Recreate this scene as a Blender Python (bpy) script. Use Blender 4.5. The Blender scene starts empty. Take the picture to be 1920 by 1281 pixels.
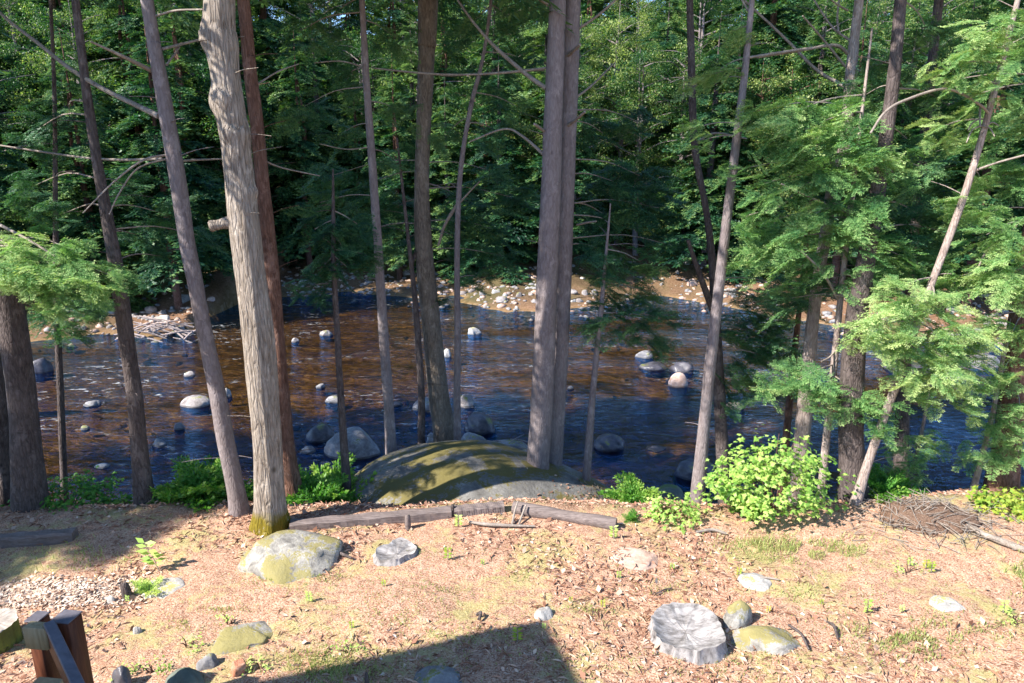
import bpy, math, random
import numpy as np
from mathutils import Vector

random.seed(7)
RNG = np.random.default_rng(11)
R = math.radians
S = bpy.context.scene
COL = S.collection

# ------------------------------------------------------------------ camera, sky, sun, exposure
CAM = np.array([0.0, 0.0, 4.5]); PITCH = R(14.2); F = 1280.0
cam = bpy.data.cameras.new('camera'); co = bpy.data.objects.new('camera', cam); COL.objects.link(co)
cam.lens = 24; cam.sensor_width = 36; cam.clip_start = 0.05; cam.clip_end = 1500
co.location = CAM; co.rotation_euler = (R(90) - PITCH, 0, 0); S.camera = co

SUN_EL = R(42); SD = np.array([0.88, 0.475]); SD = SD / np.linalg.norm(SD)      # horizontal travel of the light
w = bpy.data.worlds.new('World'); S.world = w; w.use_nodes = True
nt = w.node_tree; sky = nt.nodes.new('ShaderNodeTexSky'); sky.sky_type = 'NISHITA'; sky.sun_disc = False
sky.sun_elevation = SUN_EL; sky.sun_rotation = math.atan2(-SD[0], -SD[1])
sky.air_density = 1.0; sky.dust_density = 0.1; sky.ozone_density = 6.0
nt.links.new(sky.outputs[0], nt.nodes['Background'].inputs[0]); nt.nodes['Background'].inputs[1].default_value = 0.14
sl = bpy.data.lights.new('sun', 'SUN'); sl.energy = 5.0; sl.angle = R(0.5); sl.color = (1, 0.95, 0.87)
so = bpy.data.objects.new('sun', sl); COL.objects.link(so)
LD = Vector((SD[0] * math.cos(SUN_EL), SD[1] * math.cos(SUN_EL), -math.sin(SUN_EL)))
so.rotation_euler = LD.to_track_quat('-Z', 'Y').to_euler(); so.location = (-10, -5, 30)
S.view_settings.view_transform = 'Standard'; S.view_settings.look = 'None'
S.view_settings.exposure = 1.4; S.view_settings.gamma = 1.0

# ------------------------------------------------------------------ pixel -> place helpers
WZ = -3.0
ct, st_ = math.cos(PITCH), math.sin(PITCH)
def ray(px, py):
    a, b = (px - 960.0), (640.5 - py)
    return np.array([a, F * ct + b * st_, -F * st_ + b * ct])
def at_Y(px, py, Y):
    r = ray(px, py); return CAM + r * (Y / r[1])
def at_z(px, py, z):
    r = ray(px, py); return CAM + r * ((z - CAM[2]) / r[2])
def depth(p):
    return (p[1]) * ct - (p[2] - CAM[2]) * st_

# ------------------------------------------------------------------ noise and terrain
def _hash(ix, iy, seed):
    n = (ix.astype(np.int64) * 374761393 + iy.astype(np.int64) * 668265263 + seed * 974634777) & 0xffffffff
    n = ((n ^ (n >> 13)) * 1274126177) & 0xffffffff
    return ((n ^ (n >> 16)) & 0xffff) / 65535.0
def vn(x, y, sc=1.0, seed=0):
    x = np.asarray(x, float) / sc; y = np.asarray(y, float) / sc
    ix = np.floor(x); iy = np.floor(y); fx = x - ix; fy = y - iy
    fx = fx * fx * (3 - 2 * fx); fy = fy * fy * (3 - 2 * fy)
    a = _hash(ix, iy, seed); b = _hash(ix + 1, iy, seed); c = _hash(ix, iy + 1, seed); d = _hash(ix + 1, iy + 1, seed)
    return (a * (1 - fx) + b * fx) * (1 - fy) + (c * (1 - fx) + d * fx) * fy - 0.5
def fbm(x, y, sc=1.0, seed=0, o=3):
    s = 0; a = 1.0
    for k in range(o): s = s + a * vn(x, y, sc / 2 ** k, seed + k * 17); a *= 0.5
    return s
_sh = [(0, 655), (150, 635), (300, 642), (360, 600), (450, 566), (700, 556), (850, 572), (950, 592), (1100, 580), (1250, 562), (1350, 575), (1500, 600), (1700, 632), (1920, 645)]
_sp = np.array([at_z(x, y, WZ) for x, y in _sh])
def fs(x):
    return np.interp(x, _sp[:, 0], _sp[:, 1]) + 1.2 * vn(x, x * 0 + 3.3, 1.6, 5)
def edge(x):
    x = np.asarray(x, float)
    return 8.5 + 0.25 * vn(x, x * 0 + 1.7, 2.5, 9) + 0.25 * np.clip((x - 3.5) / 3, 0, 1)
def H(x, y):
    x = np.asarray(x, float); y = np.asarray(y, float)
    e = edge(x); t = y - e
    lawn = 0.10 * fbm(x, y, 2.2, 21) + 0.035 * fbm(x, y, 0.45, 31, 2) - 0.03 * np.clip(8 - y, -99, 0)
    bank = np.clip(t, 0, 30)
    z = lawn - 0.64 * bank * (1 - np.exp(-bank * 3.0)) + 0.25 * fbm(x, y, 1.6, 44) * np.clip(bank, 0, 1)
    bed = WZ - 0.32 + 0.25 * fbm(x, y, 2.5, 51) + 0.09 * fbm(x, y, 0.5, 57, 2)
    z = np.where(z < bed, bed, z)
    s = np.clip(y - fs(x), -30, 200)
    fb = np.clip(s + 1.5, 0, 999)
    hf = 1.0 - 0.05 * np.clip((x - 14) / 22, 0, 1)
    far = WZ - 0.35 + 0.15 * fb + 0.0105 * np.clip(fb - 5, 0, 999) ** 2 * hf + 0.5 * fbm(x, y, 3.5, 61) * np.clip(fb / 3, 0, 1)
    far = np.minimum(far, 13 * hf + 2.0 * fbm(x, y, 14, 71))
    return np.where(fb > 0, np.maximum(z, far), z)
def Hs(x, y): return float(H(np.array([x]), np.array([y]))[0])
def at_ground(px, py, lim=60):
    r = ray(px, py); r = r / np.linalg.norm(r)
    ts = np.arange(3, lim, 0.02); P = CAM[None] + ts[:, None] * r[None]
    k = np.argmax(P[:, 2] < H(P[:, 0], P[:, 1])); return P[k]

# ------------------------------------------------------------------ mesh helpers
class MB:
    def __init__(s): s.V = []; s.F = []; s.M = []; s.T = []; s.n = 0
    def add(s, V, Fc, mi=0, tone=0.5):
        V = np.asarray(V, float).reshape(-1, 3); s.V.append(V)
        Fc = np.asarray(Fc, np.int64); s.F.append(Fc + s.n); s.n += len(V)
        s.M.append(np.full(len(Fc), mi)); s.T.append(np.broadcast_to(np.asarray(tone, float), (len(Fc),)).copy())
    def polys(s, P, mi=0, tone=0.5):       # P: (n,k,3) loose polygons
        n, k, _ = P.shape
        s.add(P.reshape(-1, 3), np.arange(n * k).reshape(n, k), mi, tone)
    def tube(s, pts, rad, sides=8, mi=0, disp=None, cap=True, tone=0.5):
        pts = np.asarray(pts, float); rad = np.asarray(rad, float); n = len(pts)
        tg = np.gradient(pts, axis=0); tg /= np.linalg.norm(tg, axis=1)[:, None] + 1e-9
        u = np.cross(tg[0], [0.12, 1, 0.3]); u /= np.linalg.norm(u); U = [u]
        for i in range(1, n):
            u = U[-1] - tg[i] * np.dot(U[-1], tg[i]); u /= np.linalg.norm(u); U.append(u)
        U = np.array(U); W = np.cross(tg, U)
        a = np.linspace(0, 2 * math.pi, sides, endpoint=False)
        L = np.concatenate([[0], np.cumsum(np.linalg.norm(np.diff(pts, axis=0), axis=1))])
        rr = rad[:, None] * np.ones((1, sides))
        if disp is not None: rr = rr * (1 + disp(a[None, :], L[:, None]))
        V = pts[:, None] + rr[..., None] * (np.cos(a)[None, :, None] * U[:, None] + np.sin(a)[None, :, None] * W[:, None])
        idx = np.arange(n * sides).reshape(n, sides); nx = np.roll(idx, -1, 1)
        Fq = np.stack([idx[:-1], nx[:-1], nx[1:], idx[1:]], -1).reshape(-1, 4)
        s.add(V, Fq, mi, tone)
        if cap:
            c = V[-1].mean(0); top = V[-1]
            s.add(np.vstack([top, c]), np.stack([np.arange(sides), np.roll(np.arange(sides), -1), np.full(sides, sides)], -1), mi, tone)
            c = V[0].mean(0); top = V[0]
            s.add(np.vstack([top, c]), np.stack([np.roll(np.arange(sides), -1), np.arange(sides), np.full(sides, sides)], -1), mi, tone)
    def box(s, c, size, rot=0, mi=0, axes=None, bev=0.008):
        sx, sy, sz = [d / 2 for d in size]; b = min(bev, sx * .4, sy * .4, sz * .4)
        V = []
        for z, ins in ((-sz, b), (-sz + b, 0), (sz - b, 0), (sz, b)):
            X, Y = sx - ins, sy - ins
            V += [(-X + b, -Y, z), (X - b, -Y, z), (X, -Y + b, z), (X, Y - b, z), (X - b, Y, z), (-X + b, Y, z), (-X, Y - b, z), (-X, -Y + b, z)]
        V = np.array(V)
        if axes is not None: V = V @ np.array(axes)
        else:
            cr, sr = math.cos(rot), math.sin(rot); V = V @ np.array([[cr, sr, 0], [-sr, cr, 0], [0, 0, 1]])
        V = V + np.array(c)
        q = [(k * 8 + i, k * 8 + (i + 1) % 8, k * 8 + 8 + (i + 1) % 8, k * 8 + 8 + i) for k in range(3) for i in range(8)]
        s.add(V, q, mi); s.add(V[:8], [[7, 6, 5, 4, 3, 2, 1, 0]], mi); s.add(V[24:], [[0, 1, 2, 3, 4, 5, 6, 7]], mi)
    def build(s, name, mats, parent=None, smooth=True, origin=None):
        V = np.vstack(s.V)
        if origin is not None: V = V - np.array(origin)
        me = bpy.data.meshes.new(name); me.vertices.add(len(V)); me.vertices.foreach_set('co', V.astype(np.float32).ravel())
        tot = np.concatenate([np.full(len(f), f.shape[1]) for f in s.F]); loops = np.concatenate([f.ravel() for f in s.F])
        me.loops.add(len(loops)); me.loops.foreach_set('vertex_index', loops.astype(np.int32))
        me.polygons.add(len(tot)); st = np.concatenate([[0], np.cumsum(tot)[:-1]])
        me.polygons.foreach_set('loop_start', st.astype(np.int32)); me.polygons.foreach_set('loop_total', tot.astype(np.int32))
        me.polygons.foreach_set('material_index', np.concatenate(s.M).astype(np.int32))
        me.polygons.foreach_set('use_smooth', np.full(len(tot), smooth))
        at = me.attributes.new('tone', 'FLOAT', 'FACE'); at.data.foreach_set('value', np.concatenate(s.T).astype(np.float32))
        for m in (mats if isinstance(mats, (list, tuple)) else [mats]): me.materials.append(m)
        me.update(calc_edges=True); me.validate()
        o = bpy.data.objects.new(name, me); COL.objects.link(o); o.parent = parent
        if origin is not None and parent is None: o.location = origin
        return o
def thing(name, label, cat, loc=(0, 0, 0), group=None):
    o = bpy.data.objects.new(name, None); COL.objects.link(o); o.location = loc; o.empty_display_size = 0.2
    return tag(o, label, cat, group)
def tag(o, label=None, cat=None, group=None, kind=None):
    if label: o['label'] = label
    if cat: o['category'] = cat
    if group: o['group'] = group
    if kind: o['kind'] = kind
    return o
def catmull(P, n):
    P = np.asarray(P, float); m = len(P)
    if m == 2: return P[0] + (P[1] - P[0]) * np.linspace(0, 1, n)[:, None]
    Q = np.vstack([2 * P[0] - P[1], P, 2 * P[-1] - P[-2]]); t = np.linspace(0, m - 1 - 1e-6, n); i = t.astype(int); u = (t - i)[:, None]
    a, b, c, d = Q[i], Q[i + 1], Q[i + 2], Q[i + 3]
    return 0.5 * (2 * b + (c - a) * u + (2 * a - 5 * b + 4 * c - d) * u ** 2 + (3 * b - a - 3 * c + d) * u ** 3)

# ------------------------------------------------------------------ materials
def newmat(name):
    m = bpy.data.materials.new(name); m.use_nodes = True; n = m.node_tree; n.nodes.clear()
    return m, n, n.nodes.new('ShaderNodeOutputMaterial')
def nd(n, t, **kw):
    o = n.nodes.new(t)
    for k, v in kw.items(): setattr(o, k, v)
    return o
def setin(n, o, i, v):
    if v is None: return
    if hasattr(v, 'links') or isinstance(v, bpy.types.NodeSocket): n.links.new(v, o.inputs[i])
    else: o.inputs[i].default_value = v
def c4(c): return (c[0], c[1], c[2], 1.0)
def mapping(n, scale, coord='Object', loc=(0, 0, 0)):
    tc = nd(n, 'ShaderNodeTexCoord'); mp = nd(n, 'ShaderNodeMapping'); n.links.new(tc.outputs[coord], mp.inputs[0])
    mp.inputs['Scale'].default_value = scale; mp.inputs['Location'].default_value = loc; return mp.outputs[0]
def worldmap(n, scale):
    g = nd(n, 'ShaderNodeNewGeometry'); mp = nd(n, 'ShaderNodeMapping'); n.links.new(g.outputs['Position'], mp.inputs[0])
    mp.inputs['Scale'].default_value = scale; return mp.outputs[0]
def noise(n, vec, sc, det=4, rough=0.55, dist=0.0):
    o = nd(n, 'ShaderNodeTexNoise'); n.links.new(vec, o.inputs['Vector']); o.inputs['Scale'].default_value = sc
    o.inputs['Detail'].default_value = det; o.inputs['Roughness'].default_value = rough; o.inputs['Distortion'].default_value = dist; return o.outputs['Fac']
def voro(n, vec, sc, feature='F1'):
    o = nd(n, 'ShaderNodeTexVoronoi'); o.feature = feature; n.links.new(vec, o.inputs['Vector']); o.inputs['Scale'].default_value = sc; return o
def ramp(n, fac, stops, mode='LINEAR'):
    o = nd(n, 'ShaderNodeValToRGB'); o.color_ramp.interpolation = mode; e = o.color_ramp.elements
    while len(e) < len(stops): e.new(0.5)
    for k, (p, c) in enumerate(stops): e[k].position = p; e[k].color = c4(c) if not isinstance(c, (int, float)) else (c, c, c, 1)
    n.links.new(fac, o.inputs[0]); return o.outputs[0]
def mixc(n, f, a, b, mode='MIX'):
    o = nd(n, 'ShaderNodeMix'); o.data_type = 'RGBA'; o.blend_type = mode
    setin(n, o, 0, f); setin(n, o, 6, a if not isinstance(a, tuple) else c4(a)); setin(n, o, 7, b if not isinstance(b, tuple) else c4(b)); return o.outputs[2]
def math_(n, op, a, b=None):
    o = nd(n, 'ShaderNodeMath', operation=op); setin(n, o, 0, a); setin(n, o, 1, b); return o.outputs[0]
def bump(n, h, st=0.5, dist=0.02, normal=None):
    o = nd(n, 'ShaderNodeBump'); n.links.new(h, o.inputs['Height']); o.inputs['Strength'].default_value = st; o.inputs['Distance'].default_value = dist
    if normal is not None: n.links.new(normal, o.inputs['Normal'])
    return o.outputs[0]
def pbsdf(n, out, col, rough=0.8, norm=None, spec=0.3):
    p = nd(n, 'ShaderNodeBsdfPrincipled'); setin(n, p, 'Base Color', c4(col) if isinstance(col, tuple) else col); setin(n, p, 'Roughness', rough)
    p.inputs['Specular IOR Level'].default_value = spec
    if norm is not None: n.links.new(norm, p.inputs['Normal'])
    if out is not None: n.links.new(p.outputs[0], out.inputs[0])
    return p

def m_bark(name, dark, mid, light, sc=1.0, stretch=0.18, bst=0.6, moss=None):
    m, n, out = newmat(name)
    v = mapping(n, (1, 1, stretch)); vi = mapping(n, (1, 1, 1))
    a = noise(n, v, 38 * sc, 6, 0.65, 0.6); b = noise(n, vi, 3.2 * sc, 4, 0.6); c = noise(n, v, 110 * sc, 3, 0.6)
    vo = voro(n, v, 26 * sc, 'DISTANCE_TO_EDGE').outputs['Distance']
    crack = ramp(n, vo, [(0.0, 0.0), (0.14, 1.0)])
    col = ramp(n, a, [(0.3, dark), (0.5, mid), (0.72, light)])
    col = mixc(n, ramp(n, b, [(0.35, 0.0), (0.7, 0.55)]), col, light)
    col = mixc(n, math_(n, 'MULTIPLY', math_(n, 'SUBTRACT', 1.0, crack), 0.3), col, dark)
    if moss is not None:
        g = nd(n, 'ShaderNodeNewGeometry'); sx = nd(n, 'ShaderNodeSeparateXYZ'); n.links.new(g.outputs['Position'], sx.inputs[0])
        hgt = math_(n, 'ADD', sx.outputs[2], math_(n, 'MULTIPLY', math_(n, 'SUBTRACT', b, 0.5), 0.35))
        col = mixc(n, ramp(n, math_(n, 'MULTIPLY', hgt, 1.0), [(moss, 1.0), (moss + 0.12, 0.0)]), col, (0.17, 0.13, 0.015))
    lich = noise(n, mapping(n, (1, 1, 0.6), loc=(3, 1, 2)), 7 * sc, 5, 0.7)
    col = mixc(n, ramp(n, lich, [(0.56, 0.0), (0.62, 0.45)]), col, tuple(min(.6, x * 1.25 + .02) for x in light))
    kn = voro(n, mapping(n, (1, 1, 0.7)), 2.0 * sc).outputs['Distance']
    col = mixc(n, ramp(n, kn, [(0.03, 0.8), (0.075, 0.0)]), col, tuple(x * .6 for x in dark))
    hh = math_(n, 'ADD', math_(n, 'MULTIPLY', a, 1.0), math_(n, 'ADD', math_(n, 'MULTIPLY', c, 0.4), math_(n, 'MULTIPLY', crack, 0.5)))
    pbsdf(n, out, col, 0.88, bump(n, hh, bst, 0.03), 0.15); return m

def m_leaf(name, dark, mid, light, trans=0.35, rough=0.5, spec=0.35):
    m, n, out = newmat(name)
    at = nd(n, 'ShaderNodeAttribute'); at.attribute_name = 'tone'
    oi = nd(n, 'ShaderNodeObjectInfo')
    f = math_(n, 'ADD', at.outputs['Fac'], math_(n, 'MULTIPLY', math_(n, 'SUBTRACT', oi.outputs['Random'], 0.5), 0.35))
    v = worldmap(n, (1, 1, 1)); nz = noise(n, v, 0.45, 3, 0.6)
    f = math_(n, 'ADD', f, math_(n, 'MULTIPLY', math_(n, 'SUBTRACT', nz, 0.5), 0.9))
    col = ramp(n, f, [(0.1, dark), (0.5, mid), (0.95, light)])
    p = pbsdf(n, None, col, rough, None, spec)
    t = nd(n, 'ShaderNodeBsdfTranslucent'); tcol = mixc(n, 1.0, col, (1.1, 1.25, 0.55), 'MULTIPLY'); n.links.new(tcol, t.inputs[0])
    mx = nd(n, 'ShaderNodeMixShader'); mx.inputs[0].default_value = trans
    n.links.new(p.outputs[0], mx.inputs[1]); n.links.new(t.outputs[0], mx.inputs[2]); n.links.new(mx.outputs[0], out.inputs[0]); return m

def m_rock(name, dark, mid, light, moss=0.0, mossc=(0.12, 0.12, 0.02), sc=1.0, wet=False):
    m, n, out = newmat(name); v = mapping(n, (1, 1, 1)); wv = worldmap(n, (1, 1, 1))
    a = noise(n, wv, 4.0 * sc, 6, 0.65, 0.4); b = noise(n, wv, 30 * sc, 4, 0.7); c = noise(n, wv, 1.6 * sc, 3)
    col = ramp(n, a, [(0.32, dark), (0.5, mid), (0.66, light)])
    col = mixc(n, ramp(n, b, [(0.4, 0.0), (0.7, 0.45)]), col, dark)
    if moss > 0:
        g = nd(n, 'ShaderNodeNewGeometry'); sx = nd(n, 'ShaderNodeSeparateXYZ'); n.links.new(g.outputs['Normal'], sx.inputs[0])
        k = math_(n, 'ADD', math_(n, 'MULTIPLY', sx.outputs[2], 0.35), math_(n, 'ADD', math_(n, 'MULTIPLY', math_(n, 'SUBTRACT', a, 0.5), 1.5), math_(n, 'ADD', math_(n, 'MULTIPLY', math_(n, 'SUBTRACT', c, 0.5), 1.5), math_(n, 'MULTIPLY', math_(n, 'SUBTRACT', b, 0.5), 0.7))))
        mk = ramp(n, k, [(0.47 - 0.22 * moss, 0.0), (0.60 - 0.22 * moss, 0.9)])
        mc = mixc(n, b, mossc, tuple(x * 1.9 for x in mossc))
        col = mixc(n, mk, col, mc)
    gp = nd(n, 'ShaderNodeNewGeometry'); sz_ = nd(n, 'ShaderNodeSeparateXYZ'); n.links.new(gp.outputs['Position'], sz_.inputs[0])
    wet_ = math_(n, 'LESS_THAN', math_(n, 'ADD', sz_.outputs[2], math_(n, 'MULTIPLY', a, -0.12)), WZ - 0.01)
    col = mixc(n, math_(n, 'MULTIPLY', wet_, 0.65), col, tuple(x * .35 for x in dark))
    hh = math_(n, 'ADD', a, math_(n, 'MULTIPLY', b, 0.25))
    pbsdf(n, out, col, 0.35 if wet else 0.85, bump(n, hh, 0.6, 0.04), 0.5 if wet else 0.25); return m

def m_wood(name, dark, light, axis=(1, 12, 12), sc=4.0, rough=0.75):
    m, n, out = newmat(name); v = mapping(n, axis); a = noise(n, v, sc, 6, 0.65, 0.5); b = noise(n, mapping(n, (1, 1, 1)), 9, 3)
    col = ramp(n, a, [(0.3, dark), (0.68, light)]); col = mixc(n, math_(n, 'MULTIPLY', b, 0.35), col, dark)
    pbsdf(n, out, col, rough, bump(n, a, 0.5, 0.01), 0.25); return m

M = {}
M['bark_grey'] = m_bark('bark_grey', (0.11, 0.085, 0.083), (0.185, 0.15, 0.147), (0.26, 0.22, 0.218), 1.0, 0.25, 0.35)
M['bark_main'] = m_bark('bark_main', (0.09, 0.065, 0.045), (0.27, 0.22, 0.18), (0.40, 0.345, 0.295), 0.9, 0.14, 0.8, moss=0.16)
M['bark_dark'] = m_bark('bark_dark', (0.03, 0.023, 0.022), (0.08, 0.062, 0.058), (0.15, 0.12, 0.112), 1.0, 0.25)
M['bark_brown'] = m_bark('bark_brown', (0.06, 0.045, 0.035), (0.15, 0.12, 0.095), (0.25, 0.21, 0.17), 0.9, 0.25)
M['bark_red'] = m_bark('bark_red', (0.05, 0.022, 0.015), (0.13, 0.065, 0.045), (0.22, 0.13, 0.10))
M['bark_pale'] = m_bark('bark_pale', (0.14, 0.095, 0.08), (0.30, 0.23, 0.20), (0.46, 0.38, 0.34), 1.2)
M['twig'] = m_bark('twig_bark', (0.10, 0.075, 0.06), (0.22, 0.18, 0.15), (0.36, 0.31, 0.27), 2.0, 1.0, 0.2)
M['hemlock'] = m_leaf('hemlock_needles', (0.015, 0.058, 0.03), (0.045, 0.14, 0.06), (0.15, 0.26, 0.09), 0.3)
M['hemlock_sun_tint'] = m_leaf('hemlock_sun_tint', (0.05, 0.15, 0.055), (0.19, 0.35, 0.12), (0.48, 0.57, 0.25), 0.42, 0.6, 0.15)  # paler copy of the hemlock needles, sunlight brightness put into the leaf colour
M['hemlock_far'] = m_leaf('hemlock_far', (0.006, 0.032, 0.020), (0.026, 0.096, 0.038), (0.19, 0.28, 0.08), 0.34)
M['broadleaf'] = m_leaf('broadleaf', (0.010, 0.045, 0.018), (0.045, 0.13, 0.035), (0.40, 0.45, 0.15), 0.45)
M['maple'] = m_leaf('maple_leaf', (0.12, 0.27, 0.04), (0.34, 0.50, 0.11), (0.60, 0.64, 0.24), 0.4)
M['yellow_leaf'] = m_leaf('yellow_leaf', (0.14, 0.27, 0.03), (0.32, 0.42, 0.06), (0.6, 0.48, 0.10), 0.45)
M['fern'] = m_leaf('fern_leaf', (0.03, 0.12, 0.02), (0.09, 0.26, 0.03), (0.26, 0.38, 0.07), 0.4)
M['grass'] = m_leaf('grass_blade', (0.13, 0.20, 0.05), (0.26, 0.32, 0.09), (0.48, 0.46, 0.20), 0.35)
M['litter'] = None
def m_litter():
    m, n, out = newmat('leaf_litter'); at = nd(n, 'ShaderNodeAttribute'); at.attribute_name = 'tone'
    col = ramp(n, at.outputs['Fac'], [(0.0, (0.12, 0.05, 0.03)), (0.3, (0.33, 0.17, 0.11)), (0.6, (0.46, 0.30, 0.22)), (0.85, (0.56, 0.41, 0.31)), (1.0, (0.70, 0.60, 0.51))])
    pbsdf(n, out, col, 0.8, None, 0.2); return m
M['litter'] = m_litter()
M['boulder'] = m_rock('boulder_rock', (0.09, 0.083, 0.075), (0.18, 0.17, 0.155), (0.28, 0.265, 0.245), 1.1, (0.085, 0.068, 0.015), 0.8)
M['mossrock'] = m_rock('mossy_rock', (0.12, 0.11, 0.10), (0.30, 0.28, 0.25), (0.48, 0.455, 0.42), 1.25, (0.16, 0.135, 0.045), 1.6)
M['river_rock'] = m_rock('river_rock', (0.10, 0.095, 0.10), (0.22, 0.21, 0.21), (0.36, 0.34, 0.33), 0.15)
M['dark_rock'] = m_rock('dark_wet_rock', (0.03, 0.028, 0.035), (0.075, 0.068, 0.078), (0.14, 0.125, 0.13), 0.1, wet=True)
M['far_rock'] = m_rock('far_bank_rock', (0.14, 0.115, 0.105), (0.27, 0.235, 0.22), (0.46, 0.42, 0.39), 0.1)
M['pale_rock'] = m_rock('pale_rock', (0.24, 0.22, 0.20), (0.40, 0.375, 0.35), (0.58, 0.55, 0.52), 0.1, (0.25, 0.22, 0.07), 2.0)
M['pink_rock'] = m_rock('pink_rock', (0.30, 0.19, 0.14), (0.48, 0.33, 0.26), (0.60, 0.47, 0.40), 0.0)
M['green_rock'] = m_rock('green_rock', (0.08, 0.09, 0.075), (0.15, 0.165, 0.13), (0.24, 0.25, 0.21), 0.7, (0.07, 0.10, 0.03))
M['timber'] = m_wood('weathered_timber', (0.085, 0.065, 0.06), (0.25, 0.20, 0.185))
M['stump'] = m_wood('weathered_stump', (0.07, 0.06, 0.056), (0.46, 0.43, 0.42), (1.2, 2.6, 0.8), 7.0, 0.85)
M['cutwood'] = m_wood('cut_wood', (0.30, 0.25, 0.21), (0.50, 0.44, 0.39), (6, 6, 1), 4.0)
M['brown_paint'] = m_wood('brown_stain', (0.05, 0.013, 0.006), (0.14, 0.045, 0.02), (9, 9, 0.8), 5.0, 0.55)
M['grey_board'] = m_wood('grey_board', (0.075, 0.07, 0.085), (0.16, 0.15, 0.175), (1, 1, 1), 7.0, 0.6)
M['tan_board'] = m_wood('tan_board', (0.24, 0.17, 0.09), (0.38, 0.30, 0.18), (9, 9, 0.8), 4.0, 0.7)
M['brick'] = m_rock('brick', (0.30, 0.10, 0.05), (0.45, 0.20, 0.12), (0.55, 0.32, 0.22), 0.0, sc=3)
M['siding'] = m_wood('siding', (0.30, 0.25, 0.20), (0.42, 0.37, 0.31), (1, 1, 9), 3.0)
M['shingle'] = m_rock('shingle', (0.05, 0.05, 0.05), (0.09, 0.085, 0.085), (0.14, 0.135, 0.13), 0.0, sc=3)
M['glass'] = (lambda t: (pbsdf(t[1], t[2], (0.03, 0.04, 0.05), 0.06, None, 0.8), t[0])[1])(newmat('window_glass'))

def m_ground():
    m, n, out = newmat('ground_earth')
    at = nd(n, 'ShaderNodeAttribute'); at.attribute_name = 'zone'; sp = nd(n, 'ShaderNodeSeparateColor'); n.links.new(at.outputs['Color'], sp.inputs[0])
    lawn, bed, far_litter = sp.outputs[0], sp.outputs[1], sp.outputs[2]
    v = worldmap(n, (1, 1, 1)); vs = worldmap(n, (1, 1.3, 1))
    a = noise(n, v, 1.1, 5, 0.6, 0.6); b = noise(n, v, 9, 5, 0.7, 0.3); c = noise(n, vs, 55, 4, 0.7); d = noise(n, v, 0.5, 4, 0.6)
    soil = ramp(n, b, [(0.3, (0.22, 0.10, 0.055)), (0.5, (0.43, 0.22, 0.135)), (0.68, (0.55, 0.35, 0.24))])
    soil = mixc(n, ramp(n, c, [(0.47, 0.0), (0.62, 0.85)]), soil, (0.60, 0.46, 0.35))
    soil = mixc(n, ramp(n, c, [(0.36, 0.9), (0.47, 0.0)]), soil, (0.10, 0.055, 0.04))
    mossm = ramp(n, math_(n, 'ADD', math_(n, 'MULTIPLY', a, 0.6), math_(n, 'MULTIPLY', b, 0.4)), [(0.50, 0.0), (0.59, 0.7)])
    soil = mixc(n, mossm, soil, mixc(n, c, (0.24, 0.23, 0.06), (0.50, 0.45, 0.21)))
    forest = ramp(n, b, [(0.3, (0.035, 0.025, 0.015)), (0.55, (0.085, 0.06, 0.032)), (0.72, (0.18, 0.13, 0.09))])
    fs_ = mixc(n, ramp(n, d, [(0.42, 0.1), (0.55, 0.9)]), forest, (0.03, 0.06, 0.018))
    vb = voro(n, v, 4.5); rc = nd(n, 'ShaderNodeSeparateColor'); n.links.new(vb.outputs['Color'], rc.inputs[0])
    bedc = ramp(n, rc.outputs[0], [(0.0, (0.08, 0.05, 0.02)), (0.5, (0.26, 0.16, 0.075)), (0.85, (0.38, 0.26, 0.14)), (1.0, (0.50, 0.38, 0.26))])
    bedc = mixc(n, 0.55, bedc, ramp(n, a, [(0.35, (0.13, 0.085, 0.03)), (0.6, (0.34, 0.20, 0.085))]))
    farc = mixc(n, ramp(n, b, [(0.35, 0.0), (0.65, 1.0)]), (0.13, 0.068, 0.036), (0.26, 0.155, 0.10))
    col = mixc(n, lawn, fs_, soil); col = mixc(n, far_litter, col, farc); col = mixc(n, bed, col, bedc)
    hh = math_(n, 'ADD', math_(n, 'MULTIPLY', c, 0.35), b)
    pbsdf(n, out, col, 0.95, bump(n, hh, 0.8, 0.05), 0.1); return m
M['ground'] = m_ground()

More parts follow.
